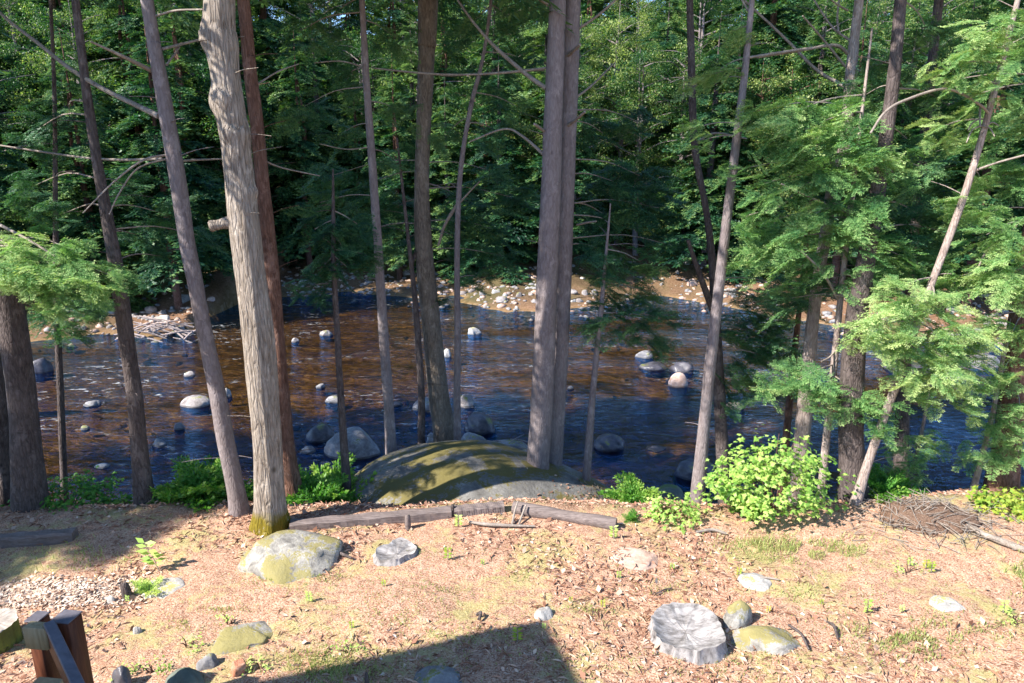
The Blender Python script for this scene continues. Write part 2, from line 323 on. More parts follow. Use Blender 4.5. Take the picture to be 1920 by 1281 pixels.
def m_water():
    m, n, out = newmat('river_water')
    v = worldmap(n, (0.42, 1.0, 1)); v2 = worldmap(n, (0.7, 1.0, 1))
    a = noise(n, v, 1.3, 3, 0.55, 0.8); b = noise(n, v, 5.0, 4, 0.6, 1.2); c = noise(n, v2, 17, 3, 0.6, 0.5); rf = noise(n, worldmap(n, (0.10, 0.3, 1)), 1.0, 3, 0.5)
    amp = ramp(n, rf, [(0.35, 0.35), (0.65, 1.3)])
    h = math_(n, 'ADD', math_(n, 'MULTIPLY', a, 0.6), math_(n, 'ADD', math_(n, 'MULTIPLY', b, 0.32), math_(n, 'MULTIPLY', c, 0.11)))
    bp = bump(n, math_(n, 'MULTIPLY', h, amp), 1.0, 0.115)
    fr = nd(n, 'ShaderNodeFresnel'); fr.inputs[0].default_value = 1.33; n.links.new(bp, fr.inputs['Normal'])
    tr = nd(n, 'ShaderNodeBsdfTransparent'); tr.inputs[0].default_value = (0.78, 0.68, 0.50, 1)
    gl = nd(n, 'ShaderNodeBsdfGlossy'); gl.inputs['Roughness'].default_value = 0.06; gl.inputs[0].default_value = (0.13, 0.42, 1.0, 1); n.links.new(bp, gl.inputs['Normal'])  # blue sky reflection put into the gloss colour
    mx = nd(n, 'ShaderNodeMixShader'); n.links.new(math_(n, 'MULTIPLY', fr.outputs[0], 2.0), mx.inputs[0]); n.links.new(tr.outputs[0], mx.inputs[1]); n.links.new(gl.outputs[0], mx.inputs[2])  # reflection share scaled up beyond real water
    fo = nd(n, 'ShaderNodeBsdfDiffuse'); fo.inputs[0].default_value = (0.55, 0.56, 0.56, 1)
    fm = math_(n, 'MULTIPLY', ramp(n, b, [(0.58, 0.0), (0.68, 1.0)]), ramp(n, math_(n, 'ADD', math_(n, 'MULTIPLY', rf, 0.6), math_(n, 'MULTIPLY', a, 0.4)), [(0.50, 0.0), (0.60, 0.6)]))
    mf = nd(n, 'ShaderNodeMixShader'); n.links.new(fm, mf.inputs[0]); n.links.new(mx.outputs[0], mf.inputs[1]); n.links.new(fo.outputs[0], mf.inputs[2])
    n.links.new(mf.outputs[0], out.inputs[0]); return m
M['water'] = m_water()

# ------------------------------------------------------------------ ground and water
def build_ground():
    def axis(parts):
        a = [np.arange(p0, p1, s) for p0, p1, s in parts]; return np.concatenate(a)
    xs = axis([(-260, -60, 10), (-60, -24, 1.2), (-24, -8, 0.35), (-8, 8, 0.055), (8, 24, 0.35), (24, 60, 1.2), (60, 261, 10)])
    ys = axis([(-120, -10, 8), (-10, 4.8, 0.8), (4.8, 9.4, 0.045), (9.4, 14, 0.12), (14, 50, 0.33), (50, 100, 1.1), (100, 321, 10)])
    X, Y = np.meshgrid(xs, ys); Z = H(X, Y)
    V = np.stack([X, Y, Z], -1).reshape(-1, 3); nx, ny = len(xs), len(ys)
    i = np.arange(nx * ny).reshape(ny, nx)
    Q = np.stack([i[:-1, :-1], i[:-1, 1:], i[1:, 1:], i[1:, :-1]], -1).reshape(-1, 4)
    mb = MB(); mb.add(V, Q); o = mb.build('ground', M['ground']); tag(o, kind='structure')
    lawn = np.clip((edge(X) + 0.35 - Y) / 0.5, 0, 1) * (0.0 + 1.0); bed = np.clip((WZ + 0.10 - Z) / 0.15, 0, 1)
    s = Y - fs(X); far_litter = np.clip(2.2 - np.abs(s - 5) / 5, 0, 1) * np.clip(0.85 + 1.2 * fbm(X, Y, 5, 3), 0, 1)  # brown leaf litter zone along the far bank
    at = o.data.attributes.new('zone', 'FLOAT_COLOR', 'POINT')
    at.data.foreach_set('color', np.stack([lawn, bed, far_litter, np.ones_like(lawn)], -1).astype(np.float32).ravel())
build_ground()
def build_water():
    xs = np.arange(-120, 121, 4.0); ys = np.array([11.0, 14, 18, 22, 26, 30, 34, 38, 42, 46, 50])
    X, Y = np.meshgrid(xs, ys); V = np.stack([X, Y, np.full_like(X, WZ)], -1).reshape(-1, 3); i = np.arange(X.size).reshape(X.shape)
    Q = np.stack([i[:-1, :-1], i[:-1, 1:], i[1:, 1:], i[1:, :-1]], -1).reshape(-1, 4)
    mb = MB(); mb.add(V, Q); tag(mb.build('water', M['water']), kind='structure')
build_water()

# ------------------------------------------------------------------ foliage prototypes (arrays of loose quads)
def quads_along(P, D, Nn, L, W):
    """diamond blades: base P, direction D, side from D x Nn"""
    D = D / (np.linalg.norm(D, axis=1)[:, None] + 1e-9); Sd = np.cross(D, Nn); Sd /= np.linalg.norm(Sd, axis=1)[:, None] + 1e-9
    L = L[:, None]; W = W[:, None]
    return np.stack([P, P + D * L * 0.45 + Sd * W * 0.5, P + D * L, P + D * L * 0.45 - Sd * W * 0.5], 1)
def make_bough(seed, nl=20, wid=1.0, bl=0.058, bw=0.021):
    r = np.random.default_rng(seed); P = []; D = []; T = []; tw = []
    curve = r.uniform(-.12, .12)
    ax = lambda t: np.array([t, curve * t * t, -0.16 * t * t + 0.03 * math.sin(6 * t)])
    for k in range(nl):
        t = 0.10 + 0.88 * (k + r.uniform(-.3, .3)) / nl
        for sgn in (-1, 1):
            if r.random() < 0.08: continue
            ln = wid * (0.40 * (1 - t) ** 0.75 + 0.05) * r.uniform(0.65, 1.15); an = R(r.uniform(42, 62)) * sgn
            d = np.array([math.cos(an), math.sin(an), r.uniform(-.18, .06)]); o = ax(t); tone = r.uniform(-.12, .12)
            m = max(2, int(ln / 0.030)); tw.append((o, o + d * ln))
            for j in range(m):
                u = (j + .5) / m * ln; q = o + d * u + np.array([0, 0, -0.25 * u * u])
                for s2 in (-1, 1):
                    a2 = an + R(r.uniform(35, 60)) * s2; P.append(q); D.append((math.cos(a2), math.sin(a2), r.uniform(-.35, .1))); T.append(tone + 0.30 * (u / ln) - .1 + r.uniform(-.15, .15))
            P.append(o + d * ln); D.append(d); T.append(tone + 0.3)
    P = np.array(P); D = np.array(D); T = np.array(T) + 0.5
    Nn = np.tile([0, 0, 1.0], (len(P), 1)) + r.normal(0, .35, (len(P), 3))
    L = bl * r.uniform(0.7, 1.25, len(P)); W = bw * r.uniform(0.8, 1.2, len(P))
    return quads_along(P, D, Nn, L, W), T
BOUGH = [make_bough(100 + i, 22, 1.0, 0.056, 0.0185) for i in range(6)]
BOUGH_LO = [make_bough(200 + i, 12, 1.1, 0.095, 0.036) for i in range(6)]
def make_clump(seed, n=150, size=0.17):
    r = np.random.default_rng(seed); d = r.normal(0, 1, (n, 3)); d /= np.linalg.norm(d, axis=1)[:, None]
    P = d * (r.random(n) ** 0.4)[:, None] * np.array([1, 1, 0.5]); 
    D = d * 0.7 + r.normal(0, .6, (n, 3)); D[:, 2] -= 0.3
    Nn = np.tile([0, 0, 1.0], (n, 1)) + r.normal(0, .45, (n, 3)); L = size * r.uniform(.6, 1.3, n)
    return quads_along(P, D, Nn, L, L * 0.62), 0.5 + r.uniform(-.25, .25, n)
CLUMP = [make_clump(300 + i) for i in range(6)]
def stamp(mb, proto, origin, yaw, scale, pitch=0.0, roll=0.0, mi=0, tone=0.0, zs=1.0):
    Q, T = proto; c, s = math.cos(pitch), math.sin(pitch)
    Rp = np.array([[c, 0, -s], [0, 1, 0], [s, 0, c]])          # +pitch lifts the tip
    cr, sr = math.cos(roll), math.sin(roll); Rr = np.array([[1, 0, 0], [0, cr, -sr], [0, sr, cr]])
    cy, sy = math.cos(yaw), math.sin(yaw); Ry = np.array([[cy, -sy, 0], [sy, cy, 0], [0, 0, 1]])
    Mx = (Ry @ Rp @ Rr).T
    V = (Q * np.array([1, 1, zs])).reshape(-1, 3) @ Mx * scale + np.asarray(origin)
    mb.polys(V.reshape(-1, 4, 3), mi, T + tone)

def limb(mb, a, b, r0, r1, sag=0.1, mi=1, sides=5, wob=0.04, seed=0):
    rr = random.Random(seed * 13 + 5); a = np.array(a); b = np.array(b); L = np.linalg.norm(b - a)
    mid = (a + b) / 2 + np.array([rr.uniform(-wob, wob) * L, rr.uniform(-wob, wob) * L, sag * L])
    P = catmull([a, mid, b], 7); mb.tube(P, np.linspace(r0, r1, 7), sides, mi)

# crown prototypes -------------------------------------------------
def hemlock_crown(seed, h, rad, n, lo=True, zbot=0.0, gap=0.08, up=0.05):
    """layered drooping boughs around a leader, z 0..h"""
    r = random.Random(seed); mb = MB(); protos = BOUGH_LO if lo else BOUGH
    mb.tube([(0, 0, 0), (0.04 * h * r.uniform(-.3, .3), 0, h * 0.5), (0, 0, h)], [0.014 * h + .02, 0.009 * h, 0.01], 6, 1)
    for k in range(n):
        t = (k + r.random()) / n; z = zbot + (h - zbot) * t; L = rad * (1 - t) ** 0.65 * r.uniform(0.55, 1.15) + 0.35
        yaw = k * 2.399 + r.uniform(-.4, .4)
        if r.random() < gap: continue
        stamp(mb, protos[r.randrange(6)], (0, 0, z), yaw, L, R(r.uniform(-22, 14)) + up, R(r.uniform(-14, 14)), 0, r.uniform(-.15, .15), 1.5)
        # second fan half way out
        q = 0.45 * L
        stamp(mb, protos[r.randrange(6)], (q * math.cos(yaw), q * math.sin(yaw), z - 0.08 * L + r.uniform(-.1, .2)), yaw + r.uniform(-.6, .6), L * 0.6, R(r.uniform(-30, 5)), R(r.uniform(-20, 20)), 0, r.uniform(-.1, .15), 1.5)
    return mb
def broad_crown(seed, h, rad, n, cl=0.62, shape=0.55):
    r = random.Random(seed); mb = MB()
    tr = [(0, 0, 0), (r.uniform(-.2, .2), r.uniform(-.2, .2), h * .5), (r.uniform(-.4, .4), r.uniform(-.4, .4), h * .95)]
    mb.tube(catmull(tr, 8), np.linspace(0.012 * h + .02, 0.015, 8), 6, 1)
    nl = max(7, n // 5)
    for k in range(nl):
        yaw = k * 2.399 + r.uniform(-.3, .3); z0 = h * (0.08 + 0.8 * k / nl); t = z0 / h
        L = rad * (math.sin(math.pi * min(1, 0.18 + 0.8 * t)) ** 0.6) * r.uniform(.6, 1.1)
        tip = np.array([L * math.cos(yaw), L * math.sin(yaw), z0 + L * r.uniform(0.05, 0.5)])
        limb(mb, (0, 0, z0), tip, 0.03 + 0.006 * L, 0.008, 0.06, 1, 5, 0.08, seed + k)
        for j in range(5):
            u = r.uniform(0.35, 1.08); p = np.array([0, 0, z0]) * (1 - u) + tip * u + np.array([r.uniform(-.5, .5), r.uniform(-.5, .5), r.uniform(-.4, .4)]) * rad * 0.22
            s = cl * r.uniform(.6, 1.4)
            stamp(mb, CLUMP[r.randrange(6)], p, r.uniform(0, 6.28), s, R(r.uniform(-15, 15)), R(r.uniform(-15, 15)), 0, r.uniform(-.2, .2))
    return mb

def dup_child(src, parent, loc=(0, 0, 0), rz=0, sc=1.0):
    c = src.copy(); COL.objects.link(c); c.parent = parent; c.location = loc; c.rotation_euler = (0, 0, rz); c.scale = (sc,) * 3 if not isinstance(sc, tuple) else sc; return c

# ------------------------------------------------------------------ far bank forest
def bark_tube(mb, pts, rad, sides=10, seed=0, amt=0.10):
    def disp(a, L):
        return amt * (vn(np.cos(a) * 1.6 + L * 0 + seed, np.sin(a) * 1.6 + L * 1.1, 0.5, seed) + 0.5 * vn(np.cos(a) * 3 + L * 0, np.sin(a) * 3 + L * 0.8, 0.3, seed + 3))
    mb.tube(pts, rad, sides, 0, disp)
class Kind: pass
def far_kind(seed, kind, H_, rad, n, bark, leaf, z0frac):
    k = Kind(); r = random.Random(seed); zc = H_ * z0frac
    k.tr = MB(); P = catmull([(0, 0, -0.6), (r.uniform(-.2, .2), r.uniform(-.2, .2), H_ * .3), (r.uniform(-.3, .3), 0, H_ * .6), (0, 0, H_ * .8)], 14)
    bark_tube(k.tr, P, np.linspace(0.013 * H_ + .03, 0.05, 14), 9, seed)
    for j in range(14):
        z = r.uniform(1.0, H_ * .6); a = r.uniform(0, 6.28); L = r.uniform(.5, 1.8)
        limb(k.tr, (0, 0, z), (L * math.cos(a), L * math.sin(a), z + r.uniform(-.3, .5)), 0.018, 0.005, 0.05, 0, 4, .1, seed + j)
    k.cr = hemlock_crown(seed, H_ - zc, rad, n) if kind == 'h' else broad_crown(seed, H_ - zc, rad, n)
    k.bark, k.leaf, k.zc, k.first = bark, leaf, zc, None
    return k
KINDS = {
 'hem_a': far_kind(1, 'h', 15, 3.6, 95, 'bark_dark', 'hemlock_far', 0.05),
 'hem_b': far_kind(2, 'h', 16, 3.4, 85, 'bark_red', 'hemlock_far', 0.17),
 'hem_c': far_kind(3, 'h', 11, 3.0, 75, 'bark_dark', 'hemlock', 0.02),
 'broad_a': far_kind(4, 'b', 14, 4.2, 190, 'bark_grey', 'broadleaf', 0.12),
 'broad_b': far_kind(5, 'b', 11, 3.6, 170, 'bark_red', 'broadleaf', 0.06),
 'under_a': far_kind(6, 'b', 4.2, 2.2, 80, 'bark_dark', 'broadleaf', 0.02),
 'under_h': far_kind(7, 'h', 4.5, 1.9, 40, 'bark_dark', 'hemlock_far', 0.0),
}
FLAB = {'hem_a': ('tall dark hemlock tree with drooping layered boughs on the far bank', 'tree', 'tall hemlocks beyond the river'),
 'hem_b': ('tall reddish trunked hemlock with dark layered boughs beyond the river', 'tree', 'red trunked hemlocks beyond the river'),
 'hem_c': ('medium dark green hemlock with boughs nearly to the ground beyond the river', 'tree', 'medium hemlocks beyond the river'),
 'broad_a': ('tall broad leaved tree with sunlit bright green leaves beyond the river', 'tree', 'tall broad leaved trees beyond the river'),
 'broad_b': ('smaller broad leaved tree with light green leaves beyond the river', 'tree', 'small broad leaved trees beyond the river'),
 'under_a': ('low leafy green bush on the wooded slope beyond the river', 'shrub', 'leafy bushes on the far bank'),
 'under_h': ('young low hemlock with dark feathery boughs on the far bank', 'sapling', 'young hemlocks on the far bank')}
def far_tree(kind, x, y, sc, rz):
    k = KINDS[kind]; lab = FLAB[kind]; nm = {'h': 'hemlock_tree', 'b': 'broadleaf_tree', 'u': 'undergrowth_shrub'}[kind[0]]
    if kind == 'under_h': nm = 'hemlock_sapling'
    t = thing(nm, lab[0], lab[1], (x, y, Hs(x, y) - 0.1), lab[2])
    if k.first is None:
        a = k.tr.build('trunk', M[k.bark], t); b = k.cr.build('crown', [M[k.leaf], M[k.bark]], t, False); k.first = (a, b)
        a.rotation_euler = b.rotation_euler = (0, 0, rz); a.scale = b.scale = (sc,) * 3; b.location = (0, 0, k.zc * sc)
    else:
        dup_child(k.first[0], t, (0, 0, 0), rz, sc); dup_child(k.first[1], t, (0, 0, k.zc * sc), rz, sc)
def place_forest():
    r = random.Random(42)
    rows = [(11, 2.9, ['hem_a', 'hem_c', 'hem_b', 'broad_b', 'hem_a', 'broad_a'], 0.85, 1.1),
            (15, 3.4, ['hem_a', 'broad_a', 'hem_b', 'hem_a', 'broad_b'], 0.95, 1.2),
            (22, 4.0, ['broad_a', 'hem_a', 'hem_b', 'broad_a'], 1.0, 1.25),
            (30, 5.0, ['hem_a', 'broad_a', 'hem_b'], 1.0, 1.3), (40, 6.5, ['hem_a', 'broad_a'], 1.0, 1.3), (52, 4.6, ['broad_a', 'hem_a'], 1.2, 1.45)]
    for s, step, kinds, a, b in rows:
        Ym = 38 + s; x = -0.80 * Ym - 2; i = 0
        while x < 0.80 * Ym + 3:
            xx = x + r.uniform(-.9, .9); yy = float(fs(np.array([xx]))[0]) + s + r.uniform(-1.6, 1.6)
            sc = r.uniform(a, b)
            if xx > 19: sc *= 0.95
            kd = kinds[(i + r.randrange(2)) % len(kinds)]
            if 4 < xx < 13 and s < 12: kd = r.choice(['broad_a', 'broad_b', 'broad_a'])
            far_tree(kd, xx, yy, sc, r.uniform(0, 6.28)); x += step * r.uniform(.8, 1.2); i += 1
    x = -32
    while x < 34:                                                         # understorey along the shore
        xx = x + r.uniform(-.6, .6)
        sgap = r.uniform(5.5, 12)
        if -2 < xx < 14: sgap += 3
        far_tree(r.choice(['under_a', 'under_h', 'under_h']), xx, float(fs(np.array([xx]))[0]) + sgap, r.uniform(.6, 1.15), r.uniform(0, 6.28)); x += r.uniform(1.0, 1.9)
place_forest()
def shore_trees():
    r = random.Random(12)
    for x, s_ in [(-25, 5), (-21.5, 6.5), (-17.5, 5), (-13.5, 5.5), (-10.5, 7.5), (-7.5, 5), (-4.2, 6.5), (-0.8, 8), (3.2, 6.5), (12.5, 7.5), (17.5, 5.5), (23, 5)]:
        far_tree(r.choice(['hem_a', 'hem_b', 'hem_b']), x, float(fs(np.array([x]))[0]) + s_, r.uniform(.8, 1.05), r.uniform(0, 6.28))
shore_trees()
def hill_shrubs():
    r = random.Random(77)
    for k in range(110):
        Y = r.uniform(52, 92); x = r.uniform(-.8, .8) * Y
        far_tree(r.choice(['under_a', 'under_a', 'under_h']), x, Y, r.uniform(1.0, 1.9), r.uniform(0, 6.28))
hill_shrubs()

# ------------------------------------------------------------------ rocks
def ico(sub):
    import bmesh
    bm = bmesh.new(); bmesh.ops.create_icosphere(bm, subdivisions=sub, radius=1.0)
    V = np.array([v.co[:] for v in bm.verts]); Fc = np.array([[v.index for v in f.verts] for f in bm.faces]); bm.free(); return V, Fc
ICO = {k: ico(k) for k in (3, 4, 5)}
def rock_mb(seed, size, sub=4, rough=0.22, cuts=7, rot=0.0, flat=0.75):
    V, Fc = ICO[sub]; V = V.copy(); r = np.random.default_rng(seed)
    for _ in range(cuts):
        d = r.normal(0, 1, 3); d[2] = abs(d[2]) * 0.6; d /= np.linalg.norm(d); o = r.uniform(flat, 0.95); k = V @ d - o; V = V - np.clip(k, 0, None)[:, None] * d * 0.85
    off = r.uniform(0, 50)
    nz = fbm(V[:, 0] + off + V[:, 2] * .7, V[:, 1] + off - V[:, 2] * .9, 0.9, seed % 97, 3); n2 = fbm(V[:, 0] * 1.3 + V[:, 2] + off, V[:, 1] - V[:, 2] * 1.2, 0.22, seed % 89 + 3, 2)
    V = V * (1 + rough * nz + 0.05 * n2)[:, None]
    V = V * np.array(size); c, s = math.cos(rot), math.sin(rot); V = V @ np.array([[c, s, 0], [-s, c, 0], [0, 0, 1]])
    mb = MB(); mb.add(V, Fc); return mb
def rock(px, py, wpx, hpx, mat, label, seed=1, dz=0.35, sub=4, water=False, name='rock', cat='rock', group=None, ydep=0.8, rough=0.28, cuts=11, rot=0.0, base=None):
    """rock whose foot is seen at px,py (bottom centre), wpx wide and hpx high in the photograph"""
    p = at_z(px, py, WZ) if water else at_ground(px, py)
    if base is not None: p = np.array(base)
    d = depth(p); wx = wpx * d / F / 2; el = math.atan2(CAM[2] - p[2], p[1]); hh = hpx * d / F
    wy = wx * ydep; hz = max(0.15 * wx, (hh - 2 * wy * math.sin(el) * 0.55) / math.cos(el) * 0.95)
    hz = max(hz, 0.22 * wx)
    ctr = np.array([p[0], p[1] + wy * 0.75, p[2] + hz * (0.5 - dz) - 0.1 * hz])
    o = rock_mb(seed, (wx * 1.12, wy * 1.12, hz * (0.5 + dz) * 1.1), sub, rough, cuts, rot, 0.62).build(name, M[mat]); o.location = ctr
    return tag(o, label, cat, group)
# the big boulder behind the timbers
def big_boulder():
    V, Fc = ICO[5]; V = V.copy()
    V = np.sign(V) * np.abs(V) ** np.array([0.9, 0.9, 0.8])
    V /= np.maximum(1, np.linalg.norm(V, axis=1) / 1.12)[:, None]
    X = V[:, 0]; taper = np.where(X > -0.1, 1 - 0.62 * np.clip(X + 0.1, 0, 1.1) ** 1.4, 1 + 0.0 * X)
    V[:, 2] *= taper; V[:, 1] *= 1 - 0.25 * np.clip(X, 0, 1)
    V *= (1 + 0.10 * fbm(X * 1.2, V[:, 1] + V[:, 2], 0.8, 8, 3) + 0.012 * fbm(X * 3 + V[:, 2] * 2, V[:, 1] * 3, 0.3, 9, 2))[:, None]
    V = V * np.array([2.35, 1.62, 0.88]); a = R(-3); V = V @ np.array([[math.cos(a), math.sin(a), 0], [-math.sin(a), math.cos(a), 0], [0, 0, 1]])
    mb = MB(); mb.add(V, Fc); o = mb.build('boulder', M['boulder']); o.location = (-0.50, 10.1, -0.80)
    r = np.random.default_rng(3); k = np.where((V[:, 0] > -.3) & (V[:, 2] > -.05) & (V[:, 1] < .2) & (V[:, 2] < .75))[0]; w_ = np.exp(-((V[k, 2] - .15) / .3) ** 2) * (0.2 + np.clip(V[k, 0] / 1.5, 0, 1)); k = r.choice(k, 900, p=w_ / w_.sum())
    P = V[k] * 1.006 + np.array(o.location); N = V[k] / np.array([2.12, 1.6, .88]) ** 2; N /= np.linalg.norm(N, axis=1)[:, None]; D = np.cross(N, r.normal(0, 1, (900, 3))); D += N * .15; L = r.uniform(.025, .085, 900)
    lb = MB(); lb.polys(quads_along(P, D, N + r.normal(0, .3, (900, 3)), L, L * .5), 0, r.uniform(.1, .8, 900)); tag(lb.build('boulder_litter', M['litter'], None, False), 'brown fallen leaves scattered over the right side of the big boulder', 'leaf litter', kind='stuff')
    tag(o, 'huge rounded grey boulder with patches of moss behind the timber edging', 'boulder')
big_boulder()
LR = [  # px, py(bottom), w, h, material, label, in water
 (520, 1077, 210, 88, 'mossrock', 'moss covered pale boulder at the foot of the thick grey trunk', 0, 11, 0.8),
 (1385, 1180, 56, 50, 'mossrock', 'small upright grey stone just right of the large weathered stump', 0, 12, .7),
 (1455, 1228, 118, 52, 'mossrock', 'low half buried mossy stone below and right of the large stump', 0, 13, .8),
 (1020, 1162, 34, 24, 'pale_rock', 'small bright white stone at the tip of the roof shadow', 0, 14, .8),
 (206, 1134, 18, 18, 'pale_rock', 'small round white stone beside the dark upright stub', 0, 15, .9),
 (256, 1189, 18, 18, 'pale_rock', 'small round white stone lying alone on the lawn right of the railing', 0, 16, .9),
 (1788, 1146, 62, 20, 'pale_rock', 'flat pale stone lying on bare earth at the right of the lawn', 0, 17, .8),
 (292, 1122, 92, 28, 'pale_rock', 'flat pale grey stone right of the dark upright stub', 0, 18, .8),
 (440, 1216, 110, 34, 'mossrock', 'flat pale rock with yellow moss in the small rock cluster', 0, 19, .8),
 (388, 1256, 40, 30, 'river_rock', 'small grey stone left of the brick in the rock cluster', 0, 20, .9),
 (340, 1296, 60, 40, 'green_rock', 'squarish grey green stone at the bottom edge left of centre', 0, 22, .8),
 (222, 1300, 44, 46, 'dark_rock', 'dark bluish stone at the bottom edge beside the railing', 0, 23, .8),
 (815, 1296, 90, 40, 'river_rock', 'bluish grey stone lying in the roof shadow at the bottom edge', 0, 24, .8),
 (1195, 1060, 85, 16, 'pink_rock', 'flat stone sunk in the lawn below the small yellow green bush', 0, 25, .8),
 (1425, 1103, 66, 14, 'pale_rock', 'flat sliver of pale stone on the lawn above the large stump', 0, 26, .8),
 (658, 858, 104, 66, 'river_rock', 'large smooth pale grey boulder in the near water left of the big boulder', 1, 31, .75),
 (362, 763, 50, 24, 'far_rock', 'oval pinkish rock on the edge of the shadow left in the river', 1, 32, .8),
 (425, 745, 16, 24, 'far_rock', 'small upright pale stone in the river right of the leaning grey trunk', 1, 33, .9),
 (1145, 845, 54, 34, 'dark_rock', 'dark round rock in the near water right of the thin sapling', 1, 34, .9),
 (1274, 726, 32, 30, 'pink_rock', 'round pinkish rock in shaded water near the right trunks', 1, 35, .9),
 (1282, 698, 44, 24, 'dark_rock', 'dark flat rock just above the round pinkish rock', 1, 36, .8),
 (1228, 694, 48, 20, 'dark_rock', 'dark rock left of the flat one in the riffle', 1, 37, .8),
 (1212, 672, 34, 16, 'river_rock', 'grey rock at the upper end of the riffle', 1, 38, .8),
 (898, 812, 66, 42, 'dark_rock', 'purplish dark rock right of the thick trunk beside the boulder', 1, 39, .8),
 (872, 764, 32, 26, 'far_rock', 'pale rock standing behind the purplish dark rock', 1, 40, .9),
 (885, 850, 54, 40, 'river_rock', 'grey rock wedged behind the big boulder', 1, 41, .8),
 (950, 856, 76, 36, 'river_rock', 'lumpy grey rock with driftwood behind the big boulder', 1, 42, .8),
 (990, 868, 44, 26, 'dark_rock', 'small dark rock left of the paired trunks at the water', 1, 43, .8),
 (598, 828, 54, 38, 'dark_rock', 'dark rock just left of the large pale river boulder', 1, 44, .8),
 (575, 850, 26, 18, 'river_rock', 'small grey rock below the dark rock at the river edge', 1, 45, .8),
 (622, 756, 26, 18, 'river_rock', 'small flat grey rock upstream of the large pale river boulder', 1, 46, .8),
 (600, 728, 18, 13, 'river_rock', 'small rock left of the thin dark sapling in the shaded water', 1, 47, .8),
 (808, 850, 24, 50, 'river_rock', 'narrow mottled stone between two trunks behind the boulder', 1, 48, .8),
 (795, 770, 40, 26, 'river_rock', 'bluish stone in the water left of the thick trunk', 1, 49, .8),
 (1312, 902, 74, 54, 'dark_rock', 'large dark rock at the near shore left of the maple bush', 1, 50, .8),
 (1255, 948, 74, 46, 'green_rock', 'green mossy rock on the near shore left of the maple bush', 1, 51, .8),
 (886, 628, 28, 20, 'pale_rock', 'angular white rock with a green leaf tuft in sunlit water', 1, 52, .9),
 (838, 670, 16, 22, 'pale_rock', 'angular white rock right of the thick trunk in sunlit water', 1, 53, .9),
 (552, 642, 13, 12, 'far_rock', 'tiny white stone in the brown water beside the dark trunk', 1, 54, .9),
 (609, 630, 22, 14, 'far_rock', 'small slanting white stone in the brown water right of centre left', 1, 55, .9),
 (352, 706, 20, 14, 'far_rock', 'small bright stone in the brown water left of the leaning trunk', 1, 56, .9),
 (8, 780, 60, 100, 'far_rock', 'large pale boulder at the left edge behind the dark trunk', 1, 57, .9),
 (66, 700, 40, 34, 'dark_rock', 'dark purple rock right of the leftmost thick trunk in the river', 1, 58, .8),
 (168, 762, 30, 12, 'river_rock', 'low grey rock in the left water behind the dark trunk', 1, 59, .8),
 (158, 806, 14, 12, 'river_rock', 'small lone stone in dark water at the left', 1, 60, .8),
 (334, 806, 16, 18, 'river_rock', 'small upright stone in dark water left of the leaning trunk', 1, 61, .8),
 (295, 838, 22, 20, 'river_rock', 'bluish stone in dark water right of the dark trunk', 1, 62, .8),
 (188, 878, 26, 12, 'pale_rock', 'flat white edged stone in the dark water at the left', 1, 63, .8),
 (1380, 768, 34, 16, 'pink_rock', 'small brown rock in blue water between the right trunks', 1, 64, .8),
 (1232, 846, 36, 10, 'dark_rock', 'thin dark rock breaking the surface right of the dark round rock', 1, 65, .8),
 (1725, 700, 90, 30, 'dark_rock', 'long dark rock in the shaded water behind the right hemlock', 1, 66, .8),
 (1860, 690, 70, 30, 'river_rock', 'grey rock in the riffle near the right edge', 1, 67, .8),
 (1070, 730, 12, 10, 'river_rock', 'tiny stone in the shaded water right of the paired trunks', 1, 68, .8),
 (1790, 712, 60, 20, 'river_rock', 'low grey rock in the water between the right hemlock boughs', 1, 69, .8),
 (742, 762, 26, 12, 'dark_rock', 'small dark stone right of the straight slim trunk in the water', 1, 70, .8),
]
for px, py, w_, h_, mt, lab, wt, sd, yd in LR:
    smooth_ = sd in (31, 34, 35, 32)
    rock(px, py, w_, h_ * (.8 if wt and w_ < 30 else 1), mt, lab, sd, 0.35, 4, bool(wt), ydep=yd, cuts=2 if smooth_ else (7 if wt else 11), rough=.12 if smooth_ else .28)
# brick in the rock cluster
p = at_ground(446, 1262); mb = MB(); mb.box((0, 0, 0.05), (0.11, 0.10, 0.15), 0.4, 0, None, 0.012)
o = mb.build('brick', M['brick']); o.location = p; o.rotation_euler = (0.15, 0.2, 0.3); tag(o, 'reddish orange brick standing on end in the small rock cluster', 'brick')
# stones scattered along the far bank: copies of a few shapes
FR = [rock_mb(400 + i, (1, .8, .62), 3, 0.32, 12, 0, 0.55).build('stone', M[m_]) for i, m_ in enumerate(['far_rock', 'far_rock', 'pale_rock', 'river_rock', 'far_rock', 'pink_rock', 'pale_rock', 'far_rock'])]
rr = random.Random(5); first = set()
def put_stone(x, y, s, label, group, sink=0.15, only=None):
    i = rr.randrange(len(FR)) if only is None else rr.choice(only)
    if i in first: o = FR[i].copy(); COL.objects.link(o)
    else: o = FR[i]; first.add(i)
    z = max(Hs(x, y), WZ - 0.1)
    o.location = (x, y, z + s * (0.25 - sink)); o.scale = (s, s * rr.uniform(.7, 1.1), s * rr.uniform(.7, 1.1)); o.rotation_euler = (rr.uniform(-.2, .2), rr.uniform(-.2, .2), rr.uniform(0, 6.28))
    tag(o, label, 'stone', group)
clusters = [(-24, 3, .35, 12), (-20.5, 1.5, .38, 20), (-17, 1.2, .42, 22), (-13, 2.5, .38, 12), (-9, 2.2, .34, 12), (-5, 1.8, .34, 16), (-1.5, 1.5, .38, 18), (1.0, 0.6, .42, 22), (4, 0.5, .34, 16), (7.5, 1.2, .36, 14), (11, 1, .34, 14), (15, 1.5, .34, 12), (21, 1, .36, 10)]
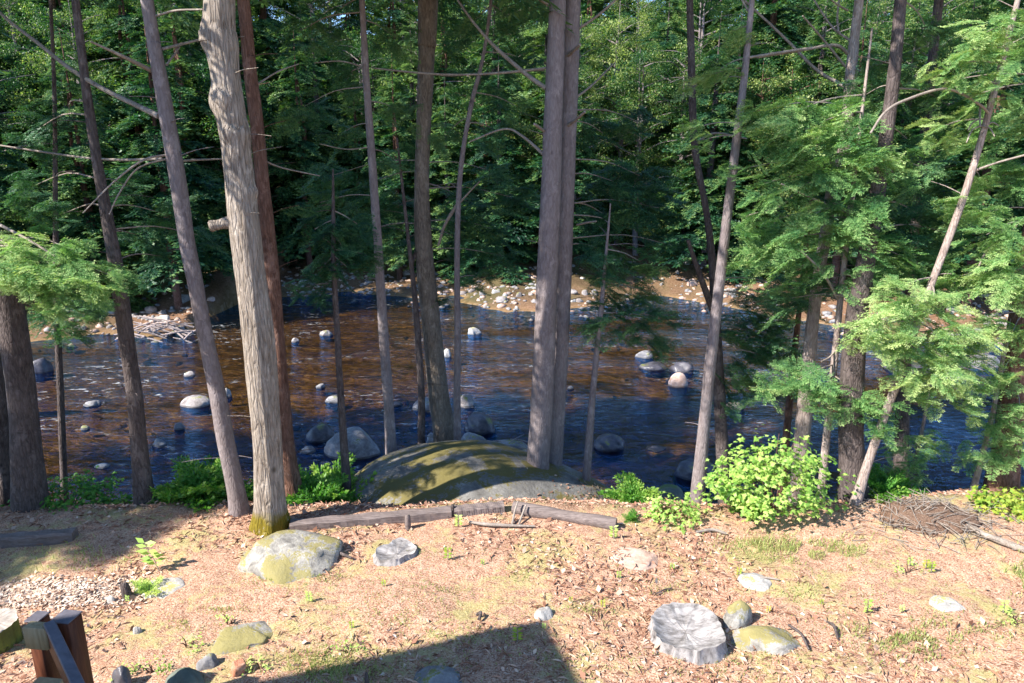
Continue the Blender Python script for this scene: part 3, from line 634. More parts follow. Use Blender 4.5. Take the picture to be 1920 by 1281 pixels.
for cx, cs, sz, n_ in clusters:
    for k in range(int(n_ * .74)):
        x = cx + rr.gauss(0, 1.5); s_ = cs + rr.gauss(0, 1.2) + rr.random() ** 1.7 * 11; y = float(fs(np.array([x]))[0]) + s_
        put_stone(x, y, sz * rr.choice([.3, .4, .5, .6, .8, 1.2]), 'pale rounded stone among the many lying along the far shore', 'stones along the far shore')
for k in range(30):
    x = rr.uniform(-17, 14); y = rr.uniform(17, 33)
    put_stone(x, y, rr.choice([.08, .1, .13, .18]), 'small stone breaking the surface out in the river', 'small stones out in the river', 0.36, [0, 1, 3, 5])

def rubble(pl, n, sz, label, group, seed):
    r = random.Random(seed)
    for k in range(n):
        a, b, sx, sy = r.choice(pl); q = at_z(a + r.gauss(0, sx), b + r.gauss(0, sy), WZ)
        put_stone(q[0], q[1], sz * r.choice([.5, .7, 1, 1.3]), label, group, 0.30, [0, 1, 3, 5])
rubble([(905, 835, 35, 14), (960, 850, 30, 12), (800, 800, 40, 14), (585, 815, 16, 14), (880, 770, 20, 8)], 46, .12, 'small grey stone in the rubble behind the big boulder', 'rubble stones behind the big boulder', 3)
rubble([(1225, 672, 40, 10), (1290, 700, 30, 10), (1160, 640, 40, 8), (1080, 620, 40, 8), (950, 600, 40, 8), (1760, 700, 60, 12), (330, 665, 40, 10), (80, 660, 40, 12)], 70, .14, 'small stone standing in the riffles of the far shallows', 'stones in the riffles', 4)
def cobbles():
    r = np.random.default_rng(31); mb = MB(); V, Fc = ICO[3]; n = 3600
    import bmesh
    lo = bmesh.new(); bmesh.ops.create_icosphere(lo, subdivisions=1, radius=1.0); V = np.array([v.co[:] for v in lo.verts]); Fc = np.array([[v.index for v in f.verts] for f in lo.faces]); lo.free()
    x = r.uniform(-34, 34, n); sdist = r.beta(1.5, 3.0, n) * 15 - 2.6; y = fs(x) + sdist; keep = fbm(x, y, 3.0, 91) > -.22; x, y = x[keep], y[keep]; n = len(x)
    z = np.maximum(H(x, y), WZ - .07); sc = 0.05 + 0.20 * r.random(n) ** 2.5
    for i in range(n):
        q = V * (1 + r.normal(0, .16, (len(V), 1))) * sc[i] * np.array([r.uniform(.8, 1.3), r.uniform(.8, 1.2), r.uniform(.45, .8)]); mb.add(q + np.array([x[i], y[i], z[i]]), Fc, int(r.integers(0, 3)))
    tag(mb.build('cobbles', [M['far_rock'], M['river_rock'], M['pink_rock']]), 'countless small cobbles strewn over the far shore', 'cobbles', kind='stuff')
cobbles()

# ------------------------------------------------------------------ near trees
def px_path(pts, Y, lean=0.0):
    """photo polyline (px,py,width px) top to bottom -> base-up 3-D path at distance Y"""
    P = []; Rd = []
    for i, (a, b, wd) in enumerate(pts):
        q = at_Y(a, b, Y); P.append(q); Rd.append(0.88 * wd * depth(q) / F / 2)
    return np.array(P[::-1]), np.array(Rd[::-1])
def near_tree(name, label, pts, Y, bark, top=14.0, sides=14, crown=None, group=None, branches=(), amt=0.10, flare=1.3, dense=26, trunk_fn=None, zoff=None):
    P, Rd = px_path(pts, Y)
    # continue upward above the frame, and downward into the ground
    if P[-1][2] < top:
        d = P[-1] - P[-2]; d = d / max(d[2], 0.1); hh = top - P[-1][2]
        d[:2] = np.clip(d[:2], -0.12, 0.12)
        P = np.vstack([P, P[-1] + d * hh * .5, P[-1] + d * hh]); Rd = np.concatenate([Rd, [Rd[-1] * .75, Rd[-1] * .4]])
    gz = Hs(P[0][0], Y) if zoff is None else zoff
    base = P[0].copy()
    d0 = (P[1] - P[0]); d0 = d0 / max(d0[2], .1)
    if base[2] > gz: base = base - d0 * (base[2] - gz); 
    P = np.vstack([base - np.array([0, 0, 0.35]), base + np.array([0, 0, 0.03]), P if P[0][2] > base[2] + .25 else P[1:]])
    rb = Rd[0]; Rd = np.concatenate([[rb * flare * 1.1, rb * (1 + (flare - 1) * .7)], Rd if len(P) - 2 == len(Rd) else Rd[1:]])
    org = base.copy(); t = thing(name, label, 'tree', org, group)
    n = dense + 2 * len(P)
    A = catmull(np.hstack([P, Rd[:, None]]), n * 2); pts3 = A[:, :3] - org; rad = np.maximum(A[:, 3], 0.008)
    mb = MB(); seed = int(abs(base[0]) * 31 + abs(Y) * 7)
    if trunk_fn: trunk_fn(mb, pts3, rad)
    else: bark_tube(mb, pts3, rad, sides, seed, amt)
    r = random.Random(seed)
    for j in range(10):                                                   # small dead twigs
        i = r.randrange(int(n * .35), n * 2 - 3); a = r.uniform(0, 6.28); L = r.uniform(.12, .7)
        if pts3[i][2] > 7: continue
        tip = pts3[i] + np.array([L * math.cos(a), L * math.sin(a) * .6, r.uniform(-.1, .35) * L])
        limb(mb, pts3[i], tip, 0.007, 0.003, 0.05, 0, 4, .08, seed + j)
    mb.build('trunk', M[bark], t)
    for k, br in enumerate(branches):
        pl, dy, mat = br[0], br[1], (br[2] if len(br) > 2 else 'twig')
        q = []; rd = []
        for i, (a, b, wd) in enumerate(pl):
            yy = Y + dy * i / max(1, len(pl) - 1); v = at_Y(a, b, yy); q.append(v - org); rd.append(max(0.004, wd * depth(v) / F / 2))
        A = catmull(np.hstack([np.array(q), np.array(rd)[:, None]]), 6 * len(pl)); bm_ = MB(); bm_.tube(A[:, :3], A[:, 3], 7)
        bm_.build('branch', M[mat], t)
    if crown:
        crown(t, org, A_top=P[-1] - org, P=P - org)
    t['_h'] = 0; del t['_h']
    return t, org, P, Rd

# upper crowns above the frame (shared shapes): they shade the near half of the river
UP = []
def up_crown(idx, z0=8.0, sc=1.0):
    def fn(t, org, A_top, P):
        zz = z0 - org[2]; i = min(range(len(P)), key=lambda j: abs(P[j][2] - zz)); c = np.array([np.interp(zz, P[:, 2], P[:, 0]), np.interp(zz, P[:, 2], P[:, 1]), zz])
        while len(UP) <= idx % 3: UP.append(None)
        k = idx % 3
        if UP[k] is None:
            UP[k] = hemlock_crown(500 + k, 14.5, 3.3, 78, False, 0.0, 0.05).build('crown', [M['hemlock'], M['bark_grey']], t, False); o = UP[k]
            o.location = c; o.scale = (sc,) * 3
        else: dup_child(UP[k], t, c, idx * 1.3, sc)
    return fn
# foliage pads within the frame
def pads(pl, mat='hemlock_sun_tint', dens=1.0, trunkx=None, name='crown', lo=False, tone=0.0, droop=-8):
    """pl: (px, py, r px, Y)"""
    def fn(t, org, A_top, P):
        mb = MB(); r = random.Random(int(pl[0][0]))
        for (px, py, rp, Y) in pl:
            c = at_Y(px, py, Y) - org; rm = rp * depth(c + org) / F
            za = c[2] + rm * r.uniform(0.1, .5); root = np.array([np.interp(za, P[:, 2], P[:, 0]), np.interp(za, P[:, 2], P[:, 1]), za])
            limb(mb, root, c, 0.008 + 0.008 * rm, 0.005, 0.06, 1, 5, .06, int(px))
            base_yaw = math.atan2(c[1] - root[1], c[0] - root[0])
            n = max(7, int(20 * dens * (0.5 + rm)))
            for k in range(n):
                yaw = base_yaw + r.gauss(0, 1.0); L = rm * r.uniform(0.7, 1.3)
                if L < 0.25: L = 0.25
                o = c + np.array([r.uniform(-.55, .55) * rm, r.uniform(-.7, .7) * rm, r.uniform(-.42, .42) * rm]) - np.array([math.cos(yaw), math.sin(yaw), 0]) * L * .5
                stamp(mb, (BOUGH_LO if lo else BOUGH)[r.randrange(6)], o, yaw, L, R(r.uniform(-34, 22) + droop + 6), R(r.uniform(-35, 35)), 0, tone + r.uniform(-.2, .2), 1.4)
        mb.build(name, [M[mat], M['twig']], t, False)
    return fn
def both(*fns):
    def fn(t, org, A_top, P):
        for f in fns: f(t, org, A_top, P)
    return fn

def main_trunk(mb, pts, rad):
    # resample finely
    P = catmull(pts[::3], 420); Rr = np.interp(np.linspace(0, 1, 420), np.linspace(0, 1, len(rad)), rad)
    knobs = []
    for (px, py, side, amp, sz) in [(388, 60, -1, .24, .13), (395, 85, -1, .14, .08), (412, 180, -1, .20, .08), (428, 188, 0, .22, .09), (428, 235, 0.2, -.16, .05), (402, 200, -1, .22, .08), (487, 360, 1, .18, .06), (475, 250, 1, .16, .12), (452, 80, 1, .12, .15), (425, 245, 0, .26, .12)]:
        z = (at_Y(px, py, MAIN_Y)[2]) - MAIN_ORG[2]; knobs.append((z, side, amp, sz))
    a = np.linspace(0, 2 * math.pi, 72, endpoint=False)
    U = np.array([1, 0, 0.0]); W = np.array([0, 1.0, 0])
    ca, sa = np.cos(a), np.sin(a)
    rr_ = Rr[:, None] * np.ones((1, 72)); z = P[:, 2][:, None]
    for kz, side, amp, sz in knobs:
        th = math.pi if side < -.5 else (0.0 if side > .5 else -math.pi / 2 + side)
        da = np.angle(np.exp(1j * (a - th)))[None, :]
        rr_ = rr_ * (1 + amp * np.exp(-((z - kz) / sz) ** 2 - (da / 0.75) ** 2))
    vx, vy = ca * 2.2, sa * 2.2
    rid = vn((a * 7.0)[None, :] + 0.4 * np.sin(z * 3), z * 1.3, 0.9, 5); fine = vn((a * 15)[None, :], z * 4.5, 0.8, 6)
    lum = vn(ca[None, :] * 1.5 + z * .35, sa[None, :] * 1.5 + z * 0.9, 0.8, 7)
    rr_ = rr_ * (1 + 0.085 * rid + 0.04 * fine + 0.08 * lum)
    base = np.exp(-np.clip(z, 0, 9) / 0.16); rr_ = rr_ * (1 + base * (0.12 + 0.28 * np.clip(np.sin(a * 4 + .7), 0, 1)[None, :]))
    V = P[:, None] + rr_[..., None] * (ca[None, :, None] * U + sa[None, :, None] * W)
    i = np.arange(420 * 72).reshape(420, 72); nx = np.roll(i, -1, 1)
    mb.add(V, np.stack([i[:-1], nx[:-1], nx[1:], i[1:]], -1).reshape(-1, 4))
MAIN_PTS = [(411, -10, 62), (412, 60, 64), (422, 130, 58), (430, 195, 62), (441, 260, 58), (456, 400, 62), (468, 500, 62), (483, 620, 64), (495, 760, 60), (504, 880, 58), (508, 985, 62)]
MAIN_Y = at_ground(508, 990)[1]; MAIN_ORG = at_ground(508, 990).copy(); MAIN_ORG[2] = Hs(MAIN_ORG[0], MAIN_Y)
def stub_part(t, org, A_top, P):
    q = [at_Y(a, b, MAIN_Y + dy) - org for a, b, dy in ((446, 420, 0), (428, 418, -.05), (408, 422, -.10), (392, 425, -.13))]
    mb = MB(); A = catmull(q, 14)
    mb.tube(A, np.interp(np.linspace(0, 1, 14), [0, .35, .6, .8, .93, 1], [.095, .07, .055, .062, .07, .05]), 14, 0, lambda a, L: 0.10 * vn(np.cos(a) * 2 + L * 9, np.sin(a) * 2 + L * 5, .6, 3))
    mb.build('branch_stub', M['bark_main'], t)
near_tree('maple_tree', 'thick pale grey knobbly trunk with a cut branch stub, behind the mossy boulder', MAIN_PTS, MAIN_Y, 'bark_main', 16, 20, both(up_crown(0, 10.5, .8), stub_part), trunk_fn=main_trunk, flare=1.15)

NT = []   # the slim trees along the top of the bank
near_tree('hemlock_tree', 'slim grey trunk leaning left in front of the thick knobbly trunk', [(274, -10, 27), (290, 90, 28), (310, 200, 31), (332, 330, 33), (350, 450, 32), (368, 540, 31), (387, 640, 33), (408, 740, 34), (428, 850, 36), (444, 930, 38), (452, 990, 42)], 8.35, 'bark_grey', 15, crown=up_crown(1, 10.5, .8),
  branches=[([(298, 218, 12), (250, 195, 10), (190, 165, 9), (130, 128, 8), (70, 80, 7), (20, 42, 6), (-20, 5, 5)], .8), ([(283, 132, 9), (235, 108, 7), (170, 78, 4)], -.6), ([(305, 92, 6), (345, 82, 5), (384, 72, 4)], .5), ([(312, 122, 5), (325, 105, 4), (337, 88, 3)], .3),
            ([(305, 298, 5), (230, 300, 5), (160, 296, 4), (80, 285, 4), (-5, 272, 3)], .9), ([(318, 290, 4), (270, 300, 4), (215, 340, 3), (155, 400, 2)], -.7), ([(320, 296, 4), (260, 315, 3), (225, 360, 3), (205, 402, 2)], -.4), ([(335, 302, 5), (370, 300, 4), (418, 298, 3)], .5), ([(292, 30, 5), (330, 20, 4), (380, 18, 3)], -.3)])
near_tree('hemlock_tree', 'dark reddish trunk standing directly behind the thick knobbly trunk', [(455, -10, 26), (468, 120, 27), (484, 260, 28), (498, 400, 30), (512, 540, 32), (525, 700, 33), (538, 840, 34), (552, 935, 36)], 9.3, 'bark_red', 18, crown=up_crown(2, 8.5),
  branches=[([(492, 300, 4), (530, 315, 3), (600, 330, 2)], .3), ([(480, 160, 4), (520, 135, 3), (560, 120, 2)], .5)])
near_tree('hemlock_tree', 'dark brown trunk leaning left between the far left trunk and the leaning grey one', [(140, -10, 16), (158, 140, 18), (175, 260, 20), (190, 350, 22), (205, 430, 26), (222, 530, 30), (238, 640, 31), (252, 740, 32), (262, 850, 34), (273, 962, 37)], 8.7, 'bark_dark', 16, crown=both(up_crown(0, 10.5, .8), pads([(60, 350, 70, 10), (120, 400, 55, 9.6), (255, 440, 55, 9.6), (305, 400, 60, 9.8), (300, 480, 40, 9.6), (60, 250, 70, 10.2), (130, 220, 60, 10.2), (370, 440, 50, 9.9), (240, 350, 60, 10)], 'hemlock', .6)))
near_tree('hemlock_tree', 'thick rough dark grey trunk near the left edge with a sunlit hemlock bough', [(-85, -10, 44), (-60, 200, 50), (-35, 400, 54), (10, 540, 52), (28, 640, 54), (47, 800, 55), (60, 980, 62)], 8.6, 'bark_dark', 18, 18,
  crown=both(up_crown(1), pads([(30, 470, 75, 8.0), (95, 495, 80, 7.9), (165, 515, 75, 7.8), (215, 520, 45, 7.8), (50, 530, 60, 7.9), (110, 560, 50, 7.9), (0, 500, 60, 7.9), (140, 470, 50, 7.9)], 'hemlock_sun_tint', 0.9)),
  branches=[([(-30, 405, 6), (0, 422, 6), (50, 448, 5), (103, 480, 4)], -.7)])
near_tree('hemlock_tree', 'very dark trunk cut by the left edge of the photo', [(-20, 600, 22), (0, 750, 24), (12, 960, 28)], 9.2, 'bark_dark', 12, crown=up_crown(2))
near_tree('young_hemlock', 'thin dark trunk under the sunlit hemlock bough at the left', [(102, 180, 8), (104, 400, 10), (106, 560, 12), (112, 700, 13), (120, 900, 14)], 10.2, 'bark_dark', 9,
  crown=pads([(120, 610, 55, 10), (70, 590, 40, 10.2), (160, 590, 40, 10.2), (180, 560, 50, 10.6)], 'hemlock', .8))
near_tree('hemlock_tree', 'straight slim brown trunk between the thick trunk and the big boulder', [(678, -10, 12), (684, 100, 14), (691, 210, 16), (699, 320, 17), (706, 420, 18), (714, 540, 20), (720, 640, 21), (728, 750, 22), (733, 840, 24)], 11.2, 'bark_grey', 15, crown=both(up_crown(0, 7.8), pads([(560, 60, 60, 11.6), (620, 30, 70, 11.8), (740, 70, 60, 11.6), (650, 150, 60, 11.8), (570, 200, 60, 11.9), (750, 210, 50, 11.6), (640, 250, 60, 11.8), (600, 380, 50, 11.6), (740, 300, 50, 11.8)], 'hemlock', .5)),
  branches=[([(690, 128, 3), (640, 115, 3), (590, 118, 2)], .4), ([(700, 275, 3), (650, 280, 2), (600, 270, 2)], -.3)])
near_tree('hemlock_tree', 'thick dark trunk rising behind the left part of the big boulder', [(803, -10, 42), (800, 100, 36), (795, 220, 32), (791, 330, 31), (793, 430, 36), (799, 520, 39), (810, 620, 41), (820, 720, 44), (832, 800, 48), (840, 850, 58)], 12.0, 'bark_brown', 20, 18, crown=both(up_crown(1, 7.9), pads([(700, 430, 70, 12.2), (740, 390, 60, 12.4), (860, 450, 65, 12.2), (925, 430, 65, 12.4), (945, 480, 50, 12.2), (880, 380, 80, 12.6), (960, 370, 70, 12.6), (760, 450, 60, 12.3), (680, 350, 70, 12.6), (620, 330, 60, 12.6), (920, 320, 60, 12.5)], 'hemlock', .6)),
  branches=[([(800, 138, 3), (850, 142, 3), (930, 136, 3), (1020, 132, 3)], 0.2), ([(790, 450, 8), (772, 500, 7), (778, 560, 6)], -.3, 'bark_dark')])
near_tree('young_hemlock', 'thin dark stem touching the left side of the thick dark trunk', [(768, 470, 9), (778, 560, 12), (785, 650, 14), (790, 740, 15), (790, 840, 16)], 11.8, 'bark_dark', 5)
near_tree('hemlock_tree', 'thin crooked trunk just right of the thick dark trunk', [(922, -10, 7), (905, 110, 8), (885, 190, 10), (870, 270, 10), (862, 340, 11), (858, 420, 12), (857, 520, 13), (858, 640, 14), (857, 740, 15), (858, 845, 17)], 11.6, 'bark_grey', 12, crown=both(up_crown(2, 7.8, .6), pads([(880, 60, 60, 12.2), (960, 40, 60, 12), (900, 160, 60, 12.3), (970, 200, 55, 12), (840, 250, 50, 12.2), (930, 250, 60, 12.4), (990, 120, 50, 12.2), (820, 560, 40, 12), (900, 520, 45, 12)], 'hemlock', .5)),
  branches=[([(860, 380, 8), (835, 420, 6), (822, 460, 5)], .3), ([(862, 380, 4), (885, 355, 3), (900, 340, 2)], -.3)])
near_tree('hemlock_tree', 'tall straight grey trunk in front of its twin right of the big boulder', [(1046, -10, 36), (1041, 130, 38), (1036, 260, 40), (1031, 400, 43), (1025, 540, 44), (1019, 680, 46), (1013, 800, 47), (1008, 880, 50)], 10.3, 'bark_grey', 20, 16, crown=up_crown(0, 10),
  branches=[([(1024, 166, 9), (985, 138, 8), (930, 90, 7), (890, 45, 5), (858, 0, 4), (840, -30, 4)], .8), ([(1024, 128, 5), (960, 135, 5), (880, 140, 4), (800, 138, 4), (700, 128, 3)], 1.0), ([(1022, 248, 6), (1012, 240, 6), (1002, 233, 5)], -.3), ([(1022, 292, 7), (980, 256, 5), (945, 242, 4), (880, 266, 3)], .5), ([(1030, 10, 6), (1005, -5, 5), (980, -30, 4)], -.5)])
near_tree('hemlock_tree', 'straight brownish trunk standing right behind its grey twin', [(1074, -10, 34), (1070, 150, 33), (1065, 300, 33), (1059, 450, 35), (1053, 600, 36), (1045, 750, 36), (1038, 880, 38)], 10.7, 'bark_grey', 20, 16, crown=both(up_crown(1, 10), pads([(1130, 400, 75, 11.2), (1185, 430, 75, 11.2), (1150, 340, 75, 11.4), (1235, 390, 65, 11.4), (1120, 465, 55, 11), (1200, 330, 70, 11.4), (1260, 460, 50, 11.2), (1130, 250, 60, 11.4), (1200, 230, 60, 11.5)], 'hemlock', .6)),
  branches=[([(1060, 108, 7), (1074, 96, 7), (1088, 84, 5)], -.5), ([(1060, 238, 7), (1078, 226, 6), (1097, 210, 5)], -.6), ([(1075, 60, 6), (1120, 30, 5), (1165, -10, 4)], -.4), ([(1082, 422, 5), (1098, 418, 4), (1118, 415, 3)], -.4), ([(1070, 190, 5), (1110, 160, 4), (1150, 120, 3)], .4)])
near_tree('young_hemlock', 'thin grey sapling with dark boughs right of the twin trunks', [(1136, 480, 7), (1128, 570, 10), (1118, 670, 12), (1108, 780, 15), (1098, 915, 19)], 10.4, 'bark_grey', 4.0,
  crown=pads([(1150, 560, 60, 10.6), (1210, 545, 55, 10.8), (1120, 600, 50, 10.4), (1190, 610, 55, 10.6), (1250, 600, 50, 10.8), (1240, 640, 40, 10.6), (1140, 500, 60, 10.4), (1200, 490, 60, 10.4)], 'hemlock', .8))
near_tree('young_hemlock', 'thin dark sapling left of the big boulder with small boughs', [(625, 400, 8), (626, 500, 11), (632, 620, 13), (640, 760, 15), (652, 935, 20)], 9.7, 'bark_dark', 4.5,
  crown=pads([(600, 505, 55, 9.8), (650, 500, 50, 9.6), (570, 540, 40, 9.8), (640, 460, 55, 9.7), (690, 480, 45, 9.9), (600, 560, 30, 9.6), (590, 430, 60, 9.8), (670, 420, 55, 9.8)], 'hemlock', .8))
near_tree('hemlock_tree', 'slim purplish trunk leaning right, left of the maple bush', [(1408, 20, 12), (1396, 140, 15), (1380, 270, 18), (1364, 400, 20), (1348, 540, 22), (1332, 680, 24), (1320, 800, 25), (1305, 968, 28)], 9.4, 'bark_grey', 9, crown=pads([(1350, 130, 55, 9.6), (1310, 150, 50, 9.8), (1370, 60, 50, 9.5), (1300, 240, 30, 9.2), (1310, 265, 30, 9.2)], 'hemlock_sun_tint', .7),
  branches=[([(1404, 108, 5), (1480, 96, 5), (1560, 85, 4)], .5), ([(1412, 40, 4), (1400, 15, 4), (1385, -10, 3)], .2)])
near_tree('hemlock_tree', 'forked dark trunk behind the maple bush, with a dark side stem', [(1293, -10, 14), (1297, 140, 16), (1303, 280, 15), (1325, 400, 14), (1338, 520, 18), (1342, 620, 22), (1348, 720, 25), (1356, 870, 28)], 10.8, 'bark_dark', 16, crown=both(up_crown(2, 8, .7), pads([(1400, 620, 70, 10.9), (1440, 670, 70, 10.7), (1380, 700, 60, 10.8), (1450, 600, 60, 11), (1420, 560, 60, 11), (1370, 760, 40, 10.8), (1470, 540, 70, 11)], 'hemlock', .8)),
  branches=[([(1345, 600, 16), (1325, 550, 13), (1305, 495, 10), (1290, 450, 7)], -.3, 'bark_dark'), ([(1303, 270, 5), (1340, 250, 4), (1400, 260, 3)], .3)])
near_tree('hemlock_tree', 'pinkish trunk with many dead upper branches rising through the right boughs', [(1612, -10, 19), (1600, 90, 22), (1592, 190, 24), (1582, 280, 24), (1562, 340, 22), (1548, 440, 23), (1530, 550, 25), (1518, 660, 28), (1508, 770, 31), (1498, 900, 34)], 10.0, 'bark_pale', 16, crown=up_crown(0, 8.5, .8),
  branches=[([(1590, 100, 7), (1565, 85, 6), (1500, 95, 5), (1420, 108, 4)], -.4), ([(1580, 160, 7), (1530, 130, 6), (1470, 70, 5), (1395, 0, 4)], .6), ([(1600, 80, 5), (1560, 50, 4), (1520, -10, 3)], .3), ([(1605, 135, 6), (1670, 112, 5), (1740, 85, 3)], .5), ([(1585, 125, 5), (1540, 70, 4), (1505, 30, 3)], -.5), ([(1572, 60, 4), (1570, 30, 4), (1574, -5, 3)], .2), ([(1590, 20, 4), (1565, 5, 3), (1540, -20, 3)], -.3), ([(1600, 260, 5), (1640, 225, 5), (1700, 160, 4), (1745, 110, 3)], .6)])
near_tree('young_hemlock', 'thin pale stem between the pinkish trunk and the thick brown trunk', [(1602, 330, 9), (1590, 430, 11), (1580, 520, 12), (1572, 600, 13), (1562, 700, 14), (1552, 800, 16), (1541, 912, 17)], 9.2, 'bark_pale', 6.2,
  crown=pads([(1480, 215, 80, 8.9), (1550, 225, 75, 8.8), (1620, 250, 70, 9.0), (1440, 260, 70, 9.0), (1500, 285, 80, 8.9), (1580, 300, 80, 8.8), (1430, 345, 60, 8.8), (1500, 350, 70, 9.0), (1480, 430, 80, 9.0), (1560, 440, 70, 9.0), (1420, 470, 70, 9.2), (1500, 500, 70, 9.2), (1620, 520, 50, 8.8), (1660, 500, 60, 9), (1490, 715, 75, 8.8), (1545, 745, 60, 8.8), (1600, 745, 60, 8.7), (1650, 770, 60, 8.6), (1640, 800, 40, 8.6), (1410, 210, 50, 9.1), (1680, 300, 60, 8.9), (1370, 320, 40, 9.1), (1600, 380, 70, 8.8), (1530, 400, 60, 8.9), (1640, 300, 70, 8.8), (1430, 420, 60, 9.1), (1690, 480, 60, 8.9), (1640, 450, 60, 8.8)], 'hemlock_sun_tint', .66),
  branches=[([(1572, 562, 6), (1545, 515, 5), (1510, 478, 4), (1483, 460, 3)], -.4), ([(1568, 655, 4), (1555, 670, 3), (1540, 678, 3)], -.2), ([(1590, 400, 5), (1530, 375, 4), (1465, 345, 3)], -.4), ([(1487, 365, 4), (1460, 388, 4), (1400, 405, 3)], -.2)])
near_tree('hemlock_tree', 'thick brown trunk behind the right boughs, widest on the right side', [(1690, -10, 24), (1675, 150, 26), (1655, 300, 29), (1630, 450, 35), (1606, 600, 44), (1596, 750, 50), (1598, 880, 53), (1602, 985, 60)], 8.9, 'bark_dark', 18, 18, crown=both(up_crown(1, 10.5, .8), pads([(1700, 260, 60, 9.4), (1680, 330, 80, 9.2), (1620, 370, 80, 9.3), (1720, 400, 90, 9.5), (1650, 440, 80, 9.4), (1760, 330, 80, 9.6), (1780, 440, 90, 9.6), (1720, 470, 80, 9.5), (1740, 60, 70, 9.6), (1660, 120, 60, 9.6), (1780, 200, 80, 9.6), (1620, 180, 60, 9.6), (1700, 180, 70, 9.6), (1660, 540, 60, 9.4), (1560, 330, 70, 9.5), (1480, 560, 70, 9.6), (1540, 520, 60, 9.6)], 'hemlock', .6)))
near_tree('young_hemlock', 'pale slender trunk leaning far right from the foot of the thick brown trunk', [(1893, 60, 11), (1862, 180, 13), (1832, 290, 14), (1800, 390, 15), (1755, 510, 15), (1722, 600, 15), (1692, 690, 16), (1655, 790, 17), (1620, 890, 19), (1592, 990, 24)], 8.6, 'bark_pale', 7.4,
  crown=pads([(1640, 590, 80, 8.4), (1700, 600, 80, 8.3), (1750, 560, 60, 8.4), (1770, 640, 75, 8.3), (1720, 660, 60, 8.3), (1820, 690, 70, 8.4), (1850, 640, 60, 8.5), (1750, 720, 60, 8.4), (1850, 60, 65, 8.2), (1900, 50, 60, 8.2), (1800, 100, 50, 8.3), (1770, 130, 45, 8.3), (1880, 110, 45, 8.2), (1800, 370, 60, 8.8), (1840, 340, 50, 8.8), (1690, 540, 60, 8.4), (1620, 620, 50, 8.3), (1800, 600, 60, 8.4), (1780, 680, 60, 8.2), (1820, 750, 50, 8.3), (1700, 700, 50, 8.3), (1660, 640, 50, 8.3), (1830, 160, 45, 8.3), (1760, 240, 50, 8.7), (1900, 170, 40, 8.3)], 'hemlock_sun_tint', .66),
  branches=[([(1828, 320, 5), (1870, 305, 4), (1925, 290, 4)], -.3), ([(1855, 215, 5), (1835, 195, 5), (1775, 167, 5), (1700, 187, 5), (1660, 210, 5), (1632, 250, 4)], -.5), ([(1838, 200, 4), (1837, 220, 4), (1838, 238, 3)], -.2), ([(1838, 236, 3), (1822, 245, 3), (1812, 268, 2)], -.2), ([(1838, 236, 3), (1855, 240, 3), (1865, 256, 2)], -.2), ([(1838, 222, 3), (1822, 232, 3), (1815, 245, 2)], -.1), ([(1845, 240, 3), (1860, 230, 3), (1873, 236, 2)], -.1)])
near_tree('hemlock_tree', 'dark trunk in the shade right of the thick brown trunk', [(1720, 400, 20), (1705, 550, 24), (1695, 700, 28), (1690, 850, 30), (1688, 940, 34)], 10.5, 'bark_dark', 14, crown=up_crown(0, 8, .8))
near_tree('hemlock_tree', 'thick reddish brown trunk at the right edge behind the yellow green bush', [(1975, 200, 46), (1945, 420, 48), (1918, 600, 52), (1900, 740, 54), (1885, 860, 56), (1872, 955, 62)], 9.0, 'bark_red', 16, 18,
  crown=both(up_crown(2, 10.5, .8), pads([(1850, 440, 55, 8.6), (1900, 430, 60, 8.5), (1880, 500, 70, 8.4), (1910, 530, 60, 8.4), (1850, 520, 50, 8.6), (1860, 800, 55, 8.7), (1910, 770, 50, 8.6), (1840, 850, 50, 8.7), (1880, 700, 60, 8.7), (1880, 330, 70, 9.0), (1900, 230, 60, 9.0), (1820, 250, 60, 9.2), (1840, 400, 60, 8.9), (1790, 520, 70, 9.0), (1850, 600, 60, 8.8), (1900, 620, 50, 8.6), (1880, 90, 60, 9.2), (1820, 180, 60, 9.2), (1740, 160, 60, 9.3), (1900, 320, 60, 8.9), (1910, 850, 40, 8.5)], 'hemlock_sun_tint', .66)),
  branches=[([(1890, 420, 5), (1850, 470, 4), (1835, 500, 3)], -.4)])
near_tree('young_hemlock', 'thin leaning stem left of the reddish trunk at the right edge', [(1893, 620, 8), (1875, 700, 9), (1858, 790, 10), (1820, 940, 12)], 9.0, 'bark_pale', 3.2)
near_tree('young_hemlock', 'very thin stem over blue water right of the dark shaded trunk', [(1742, 730, 6), (1730, 800, 7), (1708, 900, 9)], 9.6, 'bark_grey', 2.2,
  crown=pads([(1700, 850, 45, 9.4), (1690, 900, 45, 9.3), (1740, 830, 40, 9.5), (1700, 930, 30, 9.2)], 'hemlock_sun_tint', .8))
near_tree('young_hemlock', 'thin reddish stem left of the pinkish trunk', [(1503, 540, 10), (1490, 660, 13), (1478, 780, 15), (1472, 850, 17)], 11.0, 'bark_red', 5.0, crown=pads([(1500, 560, 50, 11), (1460, 640, 50, 11)], 'hemlock', .8))
for i, (x, y, z0) in enumerate([(-12.6, 4.5, 3.6), (-13.2, 11.5, 6), (-17, 13, 4), (13.5, 10, 4), (11.0, 11.5, 6), (-10.8, 12.2, 7)]):
    t = thing('hemlock_tree', 'tall hemlock standing outside the frame beside the lawn', 'tree', (x, y, Hs(x, y)), 'hemlocks outside the frame'); mb = MB()
    bark_tube(mb, catmull([(0, 0, -.3), (.1, 0, 3), (0, .1, 6), (0, 0, 8 if i == 0 else 16)], 22), np.linspace(.22, .07, 22), 14, i)
    mb.build('trunk', M['bark_grey'], t); dup_child(UP[i % 3], t, (0, 0, z0 - Hs(x, y)), i * 1.1, (.8, .8, .38) if i == 0 else 1.0)

